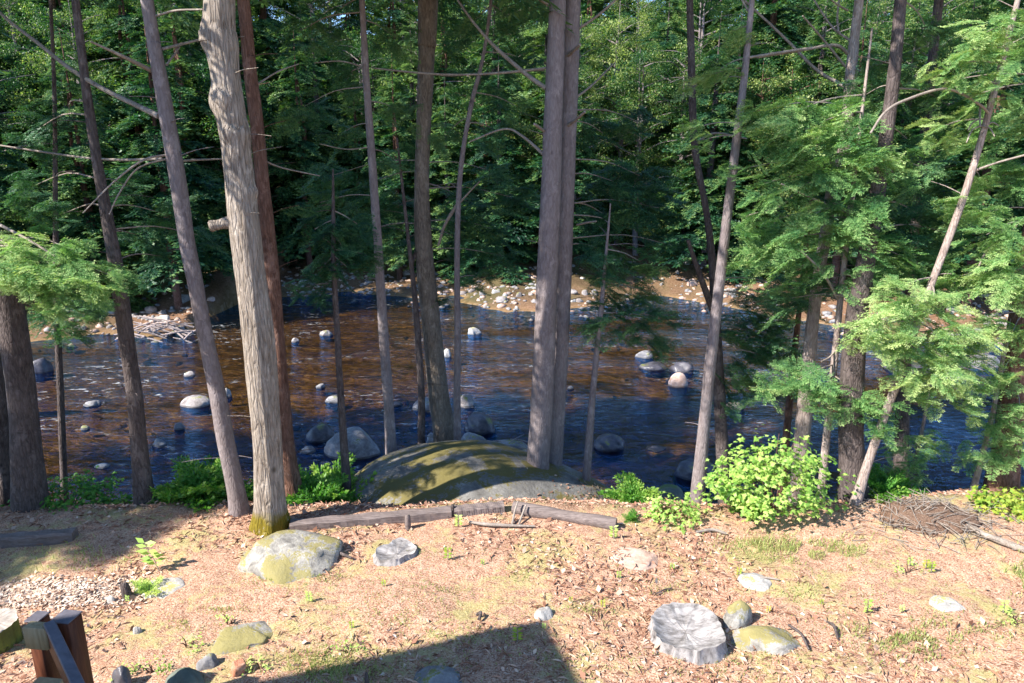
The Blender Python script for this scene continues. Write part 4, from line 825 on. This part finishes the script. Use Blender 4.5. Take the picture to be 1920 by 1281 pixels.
# ------------------------------------------------------------------ shrubs
ML = np.array([(0, 0), (.18, .02), (.42, -.12), (.40, .12), (.62, .30), (.36, .38), (.30, .55), (.12, .62), (0, 1.0), (-.12, .62), (-.30, .55), (-.36, .38), (-.62, .30), (-.40, .12), (-.42, -.12), (-.18, .02)])
def maple_leaves(mb, P, N, sz, r, mi=0):
    """lobed leaves, centre folded"""
    n = len(P); N = N / np.linalg.norm(N, axis=1)[:, None]
    a = np.cross(N, r.normal(0, 1, (n, 3))); a /= np.linalg.norm(a, axis=1)[:, None]; b = np.cross(N, a)
    s = sz * r.uniform(.6, 1.25, n)
    for half in (slice(0, 9), list(range(8, 16)) + [0]):
        L = ML[half]; zz = -0.35 * np.abs(L[:, 0]) - .12 * L[:, 1] ** 2
        V = P[:, None] + s[:, None, None] * (L[None, :, :1] * a[:, None] + L[None, :, 1:] * b[:, None] + zz[None, :, None] * N[:, None])
        mb.polys(V, mi, 0.5 + np.repeat(0, n) + r.uniform(-.3, .3, n))
def maple_bush(name, label, cat, px, py, wpx, hpx, n, mat, lsz=0.06, stems=9, seed=3, dy=0.0, Y=None, ydep=.7):
    p = at_ground(px, py)
    if Y is not None: p = at_Y(px, py, Y); p[2] = Hs(p[0], Y)
    d = depth(p); Wd = wpx * d / F / 2; Hh = hpx * d / F / 1.0
    if Y is not None: Hh = at_Y(px, py - hpx, Y)[2] - p[2]
    r = np.random.default_rng(seed); t = thing(name, label, cat, p)
    st = MB(); tips = []
    for k in range(stems):
        a = r.uniform(0, 6.28); q = r.random() ** .5
        tip = np.array([Wd * .85 * q * math.cos(a), Wd * ydep * .85 * q * math.sin(a), Hh * r.uniform(.6, 1.12) * (1 - .35 * q * q)])
        mid = tip * np.array([.35, .35, .55]); A = catmull([(0 + r.normal(0, .03), r.normal(0, .03), -.1), mid, tip], 9); st.tube(A, np.linspace(.009, .003, 9), 5); tips.append(A)
    st.build('stems', M['bark_red'], t, True)
    # leaves in small clumps near the surface of an uneven dome
    nc = n // 7; th = r.uniform(0, 6.28, nc); ph = np.arccos(r.uniform(-.15, 1, nc)); rad = r.uniform(.45, 1.0, nc) ** .6 * (1 + .75 * vn(th * 1.7, ph * 3, .8, seed))
    C = np.stack([Wd * rad * np.sin(ph) * np.cos(th), Wd * ydep * rad * np.sin(ph) * np.sin(th), Hh * (.28 + .68 * rad * np.cos(ph))], -1)
    P = np.repeat(C, 7, 0) + r.normal(0, lsz * 1.0, (nc * 7, 3))
    P[:, 2] = np.maximum(P[:, 2], .03)
    N = np.stack([np.cos(np.repeat(th, 7)) * .4, np.sin(np.repeat(th, 7)) * .4 - .25, np.ones(nc * 7)], -1) + r.normal(0, .35, (nc * 7, 3))
    mb = MB(); maple_leaves(mb, P, N, lsz, r); mb.build('leaves', M[mat], t, False); return t
maple_bush('maple_bush', 'big bright green maple bush at the edge of the bank, right of centre', 'bush', 1437, 1012, 240, 192, 1500, 'maple', .07, 18, 3, Y=8.3)
maple_bush('maple_bush', 'small yellow green bush just left of the big maple bush', 'bush', 1262, 1008, 100, 70, 330, 'maple', .055, 6, 4, Y=8.2)
maple_bush('maple_bush', 'yellow green bush at the right edge beside the fallen branch', 'bush', 1890, 1012, 150, 82, 620, 'yellow_leaf', .06, 7, 5, Y=8.35)
maple_bush('shrub', 'leafy green shrub right of the leftmost thick trunk', 'shrub', 140, 998, 180, 96, 1100, 'fern', .055, 9, 6, Y=8.9)
maple_bush('shrub', 'low green shrub touching the dark trunk at its left', 'shrub', 225, 985, 70, 50, 360, 'fern', .05, 5, 16, Y=8.95)
# ferns
def fern(px, py, hpx, n, label, Y, mat='fern', seed=1, cat='fern', name='fern'):
    p = at_Y(px, py, Y); top = at_Y(px, py - hpx, Y)[2]; p[2] = Hs(p[0], Y); hh = max(.12, top - p[2]); r = random.Random(seed); mb = MB(); t = thing(name, label, cat, p); n = int(n * 1.6)
    for k in range(n):
        stamp(mb, BOUGH_LO[r.randrange(6)], (0, 0, 0), r.uniform(0, 6.28), hh * r.uniform(.8, 1.25), R(r.uniform(25, 75)), R(r.uniform(-15, 15)), 0, r.uniform(-.15, .2), 3.2)
    mb.build('fronds', M[mat], t, False); return t
fern(385, 968, 95, 20, 'tall green fern clump left of the leaning grey trunk', 8.9, seed=1)
fern(345, 972, 60, 14, 'lower green fern between the dark trunk and the tall fern clump', 8.8, seed=2)
fern(430, 955, 60, 12, 'green fern partly behind the leaning grey trunk', 9.2, seed=3)
fern(588, 950, 60, 16, 'green fern right of the dark reddish trunk', 9.2, seed=4)
fern(630, 945, 60, 12, 'green fern left of the big boulder beside the thin sapling', 9.6, seed=5)
fern(1190, 960, 60, 14, 'dark green fern below the right end of the big boulder', 9.4, seed=6)
fern(1650, 965, 90, 14, 'green fern right of the pale leaning trunk foot', 9.0, seed=7)
fern(275, 1092, 7, 4, 'tiny light green sprout left of the upright seedling', 6.6, seed=8, mat='maple', cat='seedling', name='seedling')
fern(1180, 1010, 30, 8, 'low green tuft at the right end of the edging log', 8.2, seed=9)
fern(1400, 985, 50, 14, 'low green fern under the left side of the big maple bush', 8.4, seed=10)
# upright seedling with paired leaves
def seedling(px, py, hpx, label, seed=1, mat='maple', lean=0.0):
    p = at_ground(px, py); hh = hpx * depth(p) / F; t = thing('seedling', label, 'seedling', p); r = np.random.default_rng(seed)
    st = MB(); tip = np.array([lean * hh, 0, hh]); A = catmull([(0, 0, -.02), tip * .5 + np.array([.02 * hh, 0, 0]), tip], 7); st.tube(A, np.linspace(.006, .002, 7), 5); st.build('stem', M['twig'], t)
    P = []; D = []
    for k in range(7):
        u = .25 + .75 * k / 6
        for s in (-1, 1): P.append(tip * u); D.append((s, r.uniform(-.6, .4), r.uniform(-.1, .5)))
    P = np.array(P); D = np.array(D, float); n = len(P)
    Q = quads_along(P, D, np.tile([0, -.5, 1.0], (n, 1)) + r.normal(0, .2, (n, 3)), np.full(n, hh * .38), np.full(n, hh * .16)); mb = MB(); mb.polys(Q, 0, r.uniform(.4, .8, n)); mb.build('leaves', M[mat], t, False); return t
seedling(300, 1072, 60, 'upright green seedling with paired leaves left of the mossy boulder', 1, 'maple', -.35)
seedling(970, 1205, 30, 'light green seedling growing at the edge of the roof shadow', 2, 'yellow_leaf')
seedling(860, 990, 24, 'small bright green seedling in front of the timber edging', 3)
seedling(1150, 1012, 26, 'small green seedling below the right end of the edging log', 4)
for i, (a, b, c) in enumerate([(1385, 1080, 16), (1705, 1062, 18), (1745, 1075, 22), (1880, 1150, 26), (1735, 1068, 20), (1625, 1150, 28), (840, 1050, 24), (580, 1130, 22), (1070, 1130, 12), (1160, 1085, 14), (1130, 1140, 16), (240, 1130, 14), (720, 1100, 14), (1260, 1070, 14), (1540, 1135, 12), (1690, 1150, 16), (1440, 1150, 14), (905, 1060, 12), (660, 1180, 16), (1020, 1180, 12)]):
    seedling(a, b, c, 'small yellow green weed sprouting from the sunlit lawn', 20 + i, 'maple' if i % 2 else 'yellow_leaf')['group'] = 'small weeds dotted over the lawn'
for i, (a, b, n_, w__, lab) in enumerate([(285, 1262, 90, 70, 'low leafy weed patch at the bottom left beside the green grey stone'), (352, 1215, 50, 50, 'light green weed patch left of the flat mossy rock'), (492, 1252, 60, 60, 'light green weeds right of the brick'), (655, 1225, 60, 60, 'light green weeds above the roof shadow'), (430, 1172, 30, 40, 'small weed patch above the flat mossy rock'), (1700, 1075, 40, 60, 'small leafy weeds on bare earth at the right'), (1900, 1170, 50, 50, 'bright green weed at the right edge of the lawn'), (230, 1275, 60, 60, 'dark leafy weed beside the railing at the bottom')]):
    maple_bush('weed_patch', lab, 'weeds', a, b, w__, 26, n_, 'maple', .022, 3, 60 + i)

# ------------------------------------------------------------------ stumps, timbers, sticks
def stump(px, py, rpx, height, label, seed=5, mats=('stump', 'stump'), hollow=.10, flare=1.25, nseg=110, name='tree_stump', jag=.10, base=None, rough=.12):
    p = at_ground(px, py) if base is None else np.array(base); d = depth(p); Rm = rpx * d / F
    r = np.random.default_rng(seed); a = np.linspace(0, 2 * math.pi, nseg, endpoint=False); ca, sa = np.cos(a), np.sin(a)
    out = 1 + rough * 2 * vn(ca * 1.3 + seed, sa * 1.3, .9, seed) + .05 * vn(a * 9, a * 0, .9, seed + 1)
    ridge = .022 * np.sin(a * 7 + 5 * vn(ca, sa, .5, seed)) + .06 * vn(a * 6, a * 0 + 3, .7, seed + 2)
    topz = height * (1 + jag * 3 * vn(ca * 1.2, sa * 1.2 + seed, .8, seed + 4) + jag * .5 * vn(a * 3, a * 0, .6, seed + 5))
    mb = MB(); rings = []
    for s in np.linspace(0, 1, 14):                                       # outside, ground to rim
        rr_ = Rm * out * (1 + (flare - 1) * (1 - s) ** 2.2 + ridge * (1.1 - .4 * s)); z = -.08 + (topz + .08) * s
        rings.append(np.stack([rr_ * ca, rr_ * sa, z], -1))
    nout = len(rings)
    for s in np.linspace(.97, .02, 16):                                   # weathered top, dished
        rr_ = Rm * out * s * (1 + ridge * .4 * s); cx = rr_ * ca; cy = rr_ * sa
        dish = hollow * (1 - s ** 2.2) ; nz = .22 * height * vn(cx * 5 + seed, cy * 5, .8, seed + 6) * (1 - s * .3) + .05 * height * vn(a * 10, a * 0 + s * 2, .5, seed + 7)
        z = topz * s ** .5 + height * (1 - s ** .5) - dish + nz
        rings.append(np.stack([cx, cy, z], -1))
    V = np.array(rings); n = len(rings); i = np.arange(n * nseg).reshape(n, nseg); nx = np.roll(i, -1, 1)
    Q = np.stack([i[:-1], nx[:-1], nx[1:], i[1:]], -1); t = thing(name, label, 'stump', p)
    m1 = MB(); m1.add(V[:nout], Q[:nout - 1].reshape(-1, 4)); m1.build('stump_side', M[mats[0]], t)
    m2 = MB(); k = np.arange((n - nout + 1) * nseg).reshape(-1, nseg); kx = np.roll(k, -1, 1); m2.add(V[nout - 1:], np.stack([k[:-1], kx[:-1], kx[1:], k[1:]], -1).reshape(-1, 4))
    m2.add(np.vstack([V[-1], V[-1].mean(0)]), np.stack([np.arange(nseg), np.roll(np.arange(nseg), -1), np.full(nseg, nseg)], -1)); m2.build('stump_top', M[mats[1]], t); return t
stump(1284, 1198, 68, .16, 'large weathered grey white stump with a dished top, on the right of the lawn', 5, hollow=.09)
stump(745, 1042, 34, .07, 'low rotted stump remains with pale roots on the lawn', 9, hollow=.05, flare=1.7, jag=.25, rough=.3)
M['mossbark'] = m_rock('moss_bark', (0.05, 0.05, 0.02), (0.09, 0.10, 0.02), (0.15, 0.16, 0.03), 1.3, (0.10, 0.11, 0.012))
stump(-12, 1206, 44, .22, 'cut stump with pale flat top and mossy bark at the left edge', 7, ('mossbark', 'cutwood'), hollow=.0, flare=1.05, jag=.02, rough=.04)
def stakelet(px, py, wpx, hpx, label, mat='bark_dark', seed=1, lean=(0, 0)):
    p = at_ground(px, py); d = depth(p); wv = wpx * d / F / 2; hh = hpx * d / F
    mb = MB(); mb.tube(catmull([(0, 0, -.08), (lean[0] * hh * .5, 0, hh * .5), (lean[0] * hh, lean[1] * hh, hh)], 8), [wv * 1.1, wv, wv, wv, wv * .95, wv * .9, wv * .85, wv * .5], 10, 0, lambda a, L: .15 * vn(np.cos(a) * 3 + L * 4, np.sin(a) * 3, .8, seed))
    o = mb.build('stake', M[mat]); o.location = p; return tag(o, label, 'stake')
stakelet(241, 1122, 17, 32, 'short dark upright stub beside the flat pale stone at the left', seed=2, lean=(-.15, 0))
stakelet(765, 992, 12, 30, 'square grey stake in front of the left timber', 'timber', 3)
stakelet(849, 968, 8, 24, 'thin black stake at the joint of two edging timbers', 'bark_dark', 4)
stakelet(689, 1300, 9, 45, 'thin dark stake in the roof shadow at the bottom edge', 'bark_dark', 5)
def timber(a, b, w_, h_, label, mat='timber', name='landscape_timber', lift=0.0, round_=False):
    A = at_z(*a, .0); B = at_z(*b, .0); A[2] = Hs(*A[:2]); B[2] = Hs(*B[:2]); c = (A + B) / 2; v = B - A; L = np.linalg.norm(v); v = v / L; s = np.cross([0, 0, 1.0], v); s /= np.linalg.norm(s); u = np.cross(v, s)
    mb = MB()
    if round_:
        P = A + v * np.linspace(0, L, 26)[:, None]; mb.tube(P - c + np.array([0, 0, h_ * .35]), np.full(26, w_ / 2) * (1 + .12 * np.sin(np.linspace(0, 9, 26))), 16, 0, lambda a_, l: .18 * vn(np.cos(a_) * 2 + l * 2, np.sin(a_) * 2 + l, .5, 3))
        o = mb.build(name, M[mat])
    else:
        n = 30; V = []
        prof = [(-.5, -.5), (.5, -.5), (.5, .32), (.36, .5), (-.36, .5), (-.5, .32)]
        xs = np.linspace(-L / 2, L / 2, n)
        for i, x in enumerate(xs):
            for (py_, pz) in prof:
                V.append(v * x + s * (py_ * w_ * (1 + .06 * math.sin(i * 1.7 + pz * 5))) + u * (pz * h_ * (1 + .10 * math.sin(i * .9 + py_ * 4)) + h_ * .25 + lift))
        V = np.array(V); k = np.arange(n * 6).reshape(n, 6); kx = np.roll(k, -1, 1); mb.add(V, np.stack([k[:-1], k[1:], kx[1:], kx[:-1]], -1).reshape(-1, 4)); mb.add(V[:6], [[0, 1, 2, 3, 4, 5]]); mb.add(V[-6:], [[5, 4, 3, 2, 1, 0]])
        o = mb.build(name, M[mat], None, False)
    o.location = c; return tag(o, label, 'timber')
timber((-60, 1022), (142, 1008), .16, .15, 'weathered grey timber lying along the left edge of the bank')
timber((545, 990), (846, 966), .15, .14, 'long weathered timber edging in front of the big boulder')
timber((852, 966), (945, 960), .15, .15, 'short weathered timber between two longer ones by the boulder')
timber((962, 962), (1155, 990), .17, .16, 'round rotting log at the right end of the edging', name='edging_log', round_=True)
def stick(pl, label, mat='twig', z=0.02, name='stick'):
    P = []; Rd = []
    for a, b, wd, dz in pl: q = at_ground(a, b); Rd.append(wd * depth(q) / F / 2); q = q.copy(); q[2] += dz + z; P.append(q)
    P = np.array(P); c = P[0].copy(); A = catmull(np.hstack([P - c, np.array(Rd)[:, None]]), 8 * len(pl)); mb = MB(); mb.tube(A[:, :3], A[:, 3], 7, 0, lambda a_, l: .15 * vn(np.cos(a_) * 2 + l * 9, np.sin(a_) * 2, .5, 3))
    o = mb.build(name, M[mat]); o.location = c; return tag(o, label, 'stick')
stick([(880, 984, 5, .02), (915, 990, 7, .03), (960, 991, 6, .02), (1003, 992, 4, .02)], 'pale crooked stick lying in front of the timber edging')
stick([(960, 988, 5, 0), (965, 975, 4, .10), (971, 968, 3, .2)], 'short pale twig standing up beside the crooked stick')
stick([(972, 988, 4, 0), (980, 976, 4, .08), (986, 970, 3, .16)], 'second short upright twig right of the first')
stick([(1800, 985, 6, .05), (1840, 1010, 10, .05), (1880, 1025, 12, .04), (1925, 1040, 13, .03)], 'long pale fallen branch at the right edge below the yellow bush', name='fallen_branch')
stick([(1305, 1003, 5, .02), (1335, 1000, 6, .03), (1362, 1006, 5, .02)], 'curved stick below the left side of the big maple bush')
stick([(610, 1040, 9, .03), (635, 1045, 7, .04), (660, 1052, 4, .02)], 'dark curved root at the right foot of the mossy boulder', 'bark_dark')
stick([(1550, 1172, 4, .02), (1562, 1185, 6, .05), (1570, 1205, 4, .02)], 'dark hooked twig on the lawn right of the low mossy stone', 'bark_dark')
stick([(1478, 1180, 5, .03), (1500, 1200, 5, .05), (1516, 1225, 4, .02)], 'thin dark root over the low mossy stone', 'bark_dark')
stick([(1230, 1118, 3, .01), (1245, 1112, 3, .02), (1260, 1108, 3, .01)], 'short dark twig lying above the large stump', 'bark_dark')
stick([(1408, 1086, 4, .01), (1440, 1088, 4, .01), (1462, 1092, 3, .01)], 'straight pale stick on the lawn below the maple bush')
stick([(893, 1160, 5, .02), (902, 1158, 6, .04), (898, 1168, 5, .02)], 'small dark curled bark piece on the lawn left of the white stone', 'bark_dark')
# brush pile
def brush():
    p = at_ground(1765, 995); t = thing('brush_pile', 'heap of dead brown twigs and needles at the edge of the bank on the right', 'brush pile', p, None); r = random.Random(4)
    mb = MB()
    for k in range(300):
        x = r.gauss(0, .5); y = r.gauss(.25, .28); h0 = max(0, .22 * math.exp(-(x / .55) ** 2 - ((y - .25) / .4) ** 2)) * r.random(); a = r.uniform(0, 6.28); L = r.uniform(.10, .5); zz = r.uniform(-.05, .35) * L
        gz = Hs(p[0] + x, p[1] + y) - p[2]
        c = np.array([x, y, gz + h0 + .01]); d = np.array([math.cos(a) * L / 2, math.sin(a) * L / 2, zz]); mb.tube([c - d * np.array([1, 1, 0]), c + np.array([0, 0, r.uniform(0, .04)]), c + d], [.006, .005, .0025], 4, 0)
    mb.build('twigs', M['twig'], t)
    for k in range(9):
        a = r.uniform(.3, 2.8); L = r.uniform(.35, .7); x = r.uniform(-.5, .3); m2 = MB()
        m2.tube(catmull([(x, .2, .05), (x + math.cos(a) * L * .4, .25, L * .35), (x + math.cos(a) * L, .3 + .1 * r.random(), L * r.uniform(.3, .6))], 8), np.linspace(.008, .003, 8), 5); m2.build('branch', M['twig'], t)
    mb = MB(); V, Fc = ICO[4]; V = V * (1 + .25 * fbm(V[:, 0] * 2, V[:, 1] * 2 + V[:, 2], .5, 3))[:, None] * np.array([.62, .4, .2]); mb.add(V + np.array([.02, .3, -.03]), Fc); mb.build('needle_mound', M['pine_duff'], t)
m_, n_, o_ = newmat('pine_duff'); v_ = worldmap(n_, (1, 1, 1)); pbsdf(n_, o_, ramp(n_, noise(n_, v_, 45, 5, .8), [(.3, (.10, .055, .035)), (.55, (.27, .17, .12)), (.75, (.45, .34, .27))]), .95, bump(n_, noise(n_, v_, 60, 4, .8), 1.0, .04), .1); M['pine_duff'] = m_
brush()
# driftwood beyond / behind the boulder
def pile(px, py, spread, n, label, L0, rad, mat='bark_pale', seed=1, zz=0.0):
    p = at_z(px, py, WZ); t = thing('driftwood_pile', label, 'driftwood', p); r = random.Random(seed)
    for k in range(n):
        a = r.uniform(-.8, .8) + (math.pi if r.random() < .5 else 0); L = L0 * r.uniform(.5, 1.2); c = np.array([r.gauss(0, spread), r.gauss(0, spread * .5), r.uniform(0, .35) * L0]); d = np.array([math.cos(a), math.sin(a) * .6, r.uniform(-.1, .5)]) * L / 2
        m2 = MB(); m2.tube(catmull([c - d, c + np.array([0, 0, .06 * L]), c + d], 7), np.linspace(rad, rad * .5, 7), 6); m2.build('branch', M[mat], t)
pile(300, 632, .9, 26, 'tangle of bleached driftwood on the far left bank', 1.8, .05, seed=3)
pile(945, 848, .25, 12, 'small tangle of driftwood sticks on the rocks behind the boulder', .8, .02, seed=4)
pile(1420, 772, .2, 3, 'few thin sticks caught in the blue water between the right trunks', 1.0, .012, seed=5)
pile(1790, 690, .7, 9, 'driftwood sticks caught in the riffle at the right', 1.4, .03, seed=6)

# ------------------------------------------------------------------ leaf litter and grass
def litter():
    r = np.random.default_rng(8); n = 36000
    x = r.uniform(-8.5, 8.5, n); y = r.uniform(4.6, 9.0, n)
    dens = .40 + 2.0 * fbm(x, y, 1.1, 77) - .5 * np.clip((x - 2.5) / 2, 0, 1) * np.clip((y - 6.3), 0, 1); keep = (r.random(n) < dens) & (y < edge(x) + .6) & (np.abs(x) < y * .85 + .6); x, y = x[keep], y[keep]; n = len(x); z = H(x, y) + .006
    P = np.stack([x, y, z], -1); a = r.uniform(0, 6.28, n); D = np.stack([np.cos(a), np.sin(a), r.uniform(-.05, .4, n)], -1); Nn = np.tile([0, 0, 1.0], (n, 1)) + r.normal(0, .5, (n, 3))
    kind = r.random(n); L = np.where(kind < .4, r.uniform(.015, .065, n), r.uniform(.05, .14, n)); W = np.where(kind < .4, L * r.uniform(.4, .8, n), .006)
    Q = quads_along(P, D, Nn, L, W); Q[:, 1, 2] += L * .15; tone = np.where(kind < .4, r.beta(1.5, 1.5, n), r.beta(1.6, 2.4, n))
    mb = MB(); mb.polys(Q, 0, tone)
    k2 = 700; ii = r.integers(0, n, k2); a = r.uniform(0, 6.28, k2); D = np.stack([np.cos(a), np.sin(a), r.uniform(.1, .7, k2)], -1); L = r.uniform(.045, .10, k2)
    mb.polys(quads_along(P[ii] + np.array([0, 0, .004]), D, np.tile([0, 0, 1.0], (k2, 1)) + r.normal(0, .8, (k2, 3)), L, L * .6), 0, r.uniform(0, .9, k2))
    # timber strip of chips at the left (pale mulch band)
    m = 5000; u = r.random(m); px = -30 + 300 * u; py = 1118 + r.normal(0, 12, m) - 18 * u; A = np.array([at_z(a_, b_, .0) for a_, b_ in zip(px, py)]); A[:, 2] = H(A[:, 0], A[:, 1]) + .01
    a = r.uniform(0, 6.28, m); D = np.stack([np.cos(a), np.sin(a), r.uniform(0, .4, m)], -1); L = r.uniform(.02, .07, m)
    mb.polys(quads_along(A, D, np.tile([0, 0, 1.0], (m, 1)) + r.normal(0, .5, (m, 3)), L, L * .45), 0, np.clip(r.normal(.85, .15, m), 0, 1))
    tag(mb.build('leaf_litter', M['litter'], None, False), 'dry leaves, needles and wood chips strewn over the sunlit lawn', 'leaf litter', kind='stuff')
    # litter on the bank and boulder foot
    n = 16000; r = np.random.default_rng(9); x = r.uniform(-8, 8, n); y = edge(x) + r.uniform(0, 1.6, n); z = H(x, y) + .008; P = np.stack([x, y, z], -1); a = r.uniform(0, 6.28, n)
    D = np.stack([np.cos(a), np.sin(a), r.uniform(-.3, .3, n)], -1); L = r.uniform(.025, .08, n); mb = MB(); mb.polys(quads_along(P, D, np.tile([0, -.3, 1.0], (n, 1)) + r.normal(0, .4, (n, 3)), L, L * .5), 0, r.uniform(.1, .75, n))
    tag(mb.build('bank_litter', M['litter'], None, False), 'brown fallen leaves covering the top of the river bank', 'leaf litter', kind='stuff')
litter()
def grass():
    r = np.random.default_rng(18); P = []
    def patch(px, py, rx, ry, n, h):
        A = np.stack([px + rx * r.normal(0, .75, n), py + ry * r.normal(0, .75, n)], -1); kk = vn(A[:, 0], A[:, 1] * 2.2, 26, 5) > -.12; A = A[kk]
        for a_, b_ in A: q = at_z(a_, b_, 0); P.append((q[0], q[1], h))
    for a in [(1500, 1030, 110, 22, 1500, .07), (1440, 1018, 60, 12, 500, .09), (1540, 1040, 60, 18, 600, .06), (1710, 1200, 60, 30, 900, .06), (1650, 1190, 70, 20, 500, .05), (1830, 1180, 90, 25, 700, .045), (1915, 1075, 20, 30, 300, .08), (170, 1040, 80, 20, 350, .07), (520, 1090, 50, 14, 300, .04), (600, 1240, 60, 20, 500, .06), (1450, 1230, 120, 20, 300, .03), (850, 1030, 60, 20, 250, .03), (1000, 1130, 300, 60, 1300, .025), (700, 1150, 200, 60, 1200, .028), (1250, 1060, 200, 30, 500, .025), (1290, 1250, 200, 20, 800, .028), (950, 1240, 150, 30, 400, .03), (640, 1270, 60, 20, 600, .06), (1600, 1120, 150, 30, 400, .03), (600, 1085, 40, 12, 160, .05), (820, 1110, 30, 10, 120, .045), (980, 1080, 30, 10, 120, .045), (1100, 1150, 40, 10, 150, .045), (420, 1140, 40, 12, 160, .045), (1240, 1100, 30, 8, 100, .045), (760, 1170, 40, 12, 150, .04), (1500, 1110, 40, 10, 120, .045), (350, 1170, 40, 12, 150, .045), (880, 1200, 60, 14, 200, .04)]: patch(*a)
    P = np.array(P); ok = (P[:, 1] > 4.5) & (P[:, 1] < edge(P[:, 0]) + .3); P = P[ok]; n = len(P); h = P[:, 2] * r.uniform(.5, 1.3, n); B = np.stack([P[:, 0], P[:, 1], H(P[:, 0], P[:, 1])], -1)
    a = r.uniform(0, 6.28, n); D = np.stack([np.cos(a) * .5, np.sin(a) * .5, np.ones(n)], -1); Nn = np.stack([np.sin(a), np.cos(a), r.normal(0, .3, n)], -1)
    mb = MB(); mb.polys(quads_along(B, D, Nn, h, np.full(n, .009)), 0, r.uniform(.2, .9, n)); tag(mb.build('grass', M['grass'], None, False), 'thin short grass in patches on the lawn and under the bush', 'grass', kind='stuff')
grass()

# ------------------------------------------------------------------ wooden railing, lower left
def railing():
    base = np.array([-3.62, 4.55, 0.0]); t = thing('wooden_railing', 'dark brown wooden railing with two posts and grey top rail, lower left corner', 'railing', base)
    def loc(px, py, Y): return at_Y(px, py, Y) - base
    for (px, Y, wd, dp) in ((124, 4.62, .155, .15), (70, 4.72, .11, .13)):
        c = loc(px, 1158, Y); zt = c[2]; mb = MB(); mb.box((c[0], c[1], zt / 2 - .15), (wd, dp, zt + .3 - .012), -.12, 0); mb.build('post', M['brown_paint'], t)
        mb = MB(); mb.box((c[0], c[1], zt + .006), (wd + .006, dp + .006, .012), -.12, 0, None, .003); mb.build('post_cap', M['grey_board'], t)
    def beam(A, B, w_, h_, mat, nm, bev=.006):
        A = np.array(A); B = np.array(B); v = B - A; L = np.linalg.norm(v); v /= L; s = np.cross([0, 0, 1.0], v); s /= np.linalg.norm(s); u = np.cross(v, s); mb = MB(); mb.box((A + B) / 2, (L, w_, h_), 0, 0, [v, s, u], bev); mb.build(nm, M[mat], t)
    A = loc(92, 1168, 4.50); B = loc(175, 1345, 3.75); beam(A, B, .075, .04, 'grey_board', 'top_rail')
    A2 = A + np.array([-.02, .0, -.14]); B2 = B + np.array([-.02, 0, -.14]); beam(A2, B2, .03, .20, 'brown_paint', 'side_board')
    c = loc(74, 1192, 4.50); mb = MB(); mb.box(c, (.19, .09, .19), -.12, 0); mb.build('cross_block', M['tan_board'], t)
    c = loc(92, 1292, 4.42); mb = MB(); mb.box(c, (.22, .09, .14), -.12, 0); mb.build('cross_block', M['tan_board'], t)
railing()

# ------------------------------------------------------------------ house at the photographer's side (its roof throws the shadow on the lawn)
def house():
    h = 6.8; k = h / math.tan(SUN_EL); P0 = at_z(1032, 1165, 0); C = np.array([P0[0] - SD[0] * k, P0[1] - SD[1] * k])
    P1 = at_z(560, 1262, 0); P2 = at_z(1098, 1281, 0); e1 = (P1 - P0)[:2]; e1 /= np.linalg.norm(e1); e2 = np.array([-e1[1], e1[0]])
    if e2 @ (P2 - P0)[:2] < 0: e2 = -e2
    t = thing('house', 'house beside the photographer whose roof shades the lawn', 'house', (C[0], C[1], 0)); A, B = 9.0, 8.0
    ax = [np.array([e1[0], e1[1], 0]), np.array([e2[0], e2[1], 0]), np.array([0, 0, 1.0])]
    c = ax[0] * A / 2 + ax[1] * B / 2
    mb = MB(); mb.box(c + np.array([0, 0, h - .12]), (A, B, .24), 0, 0, ax, .02); mb.build('roof', M['shingle'], t)
    mb = MB(); mb.box(c + np.array([0, 0, (h - .24) / 2 - .2]), (A - 1.4, B - 1.4, h - .24 + .4), 0, 0, ax, .02); mb.build('wall', M['siding'], t)
    for u in (2.5, 5.5):
        for z in (1.6, 4.6):
            q = ax[0] * u + ax[1] * .69 + np.array([0, 0, z]); f = MB(); f.box(q, (1.2, .06, 1.3), 0, 0, ax, .01); fo = f.build('window', M['cutwood'], t); g = MB(); g.box(q - ax[1] * .035, (1.0, .02, 1.1), 0, 0, ax, .003); g.build('pane', M['glass'], fo)
house()
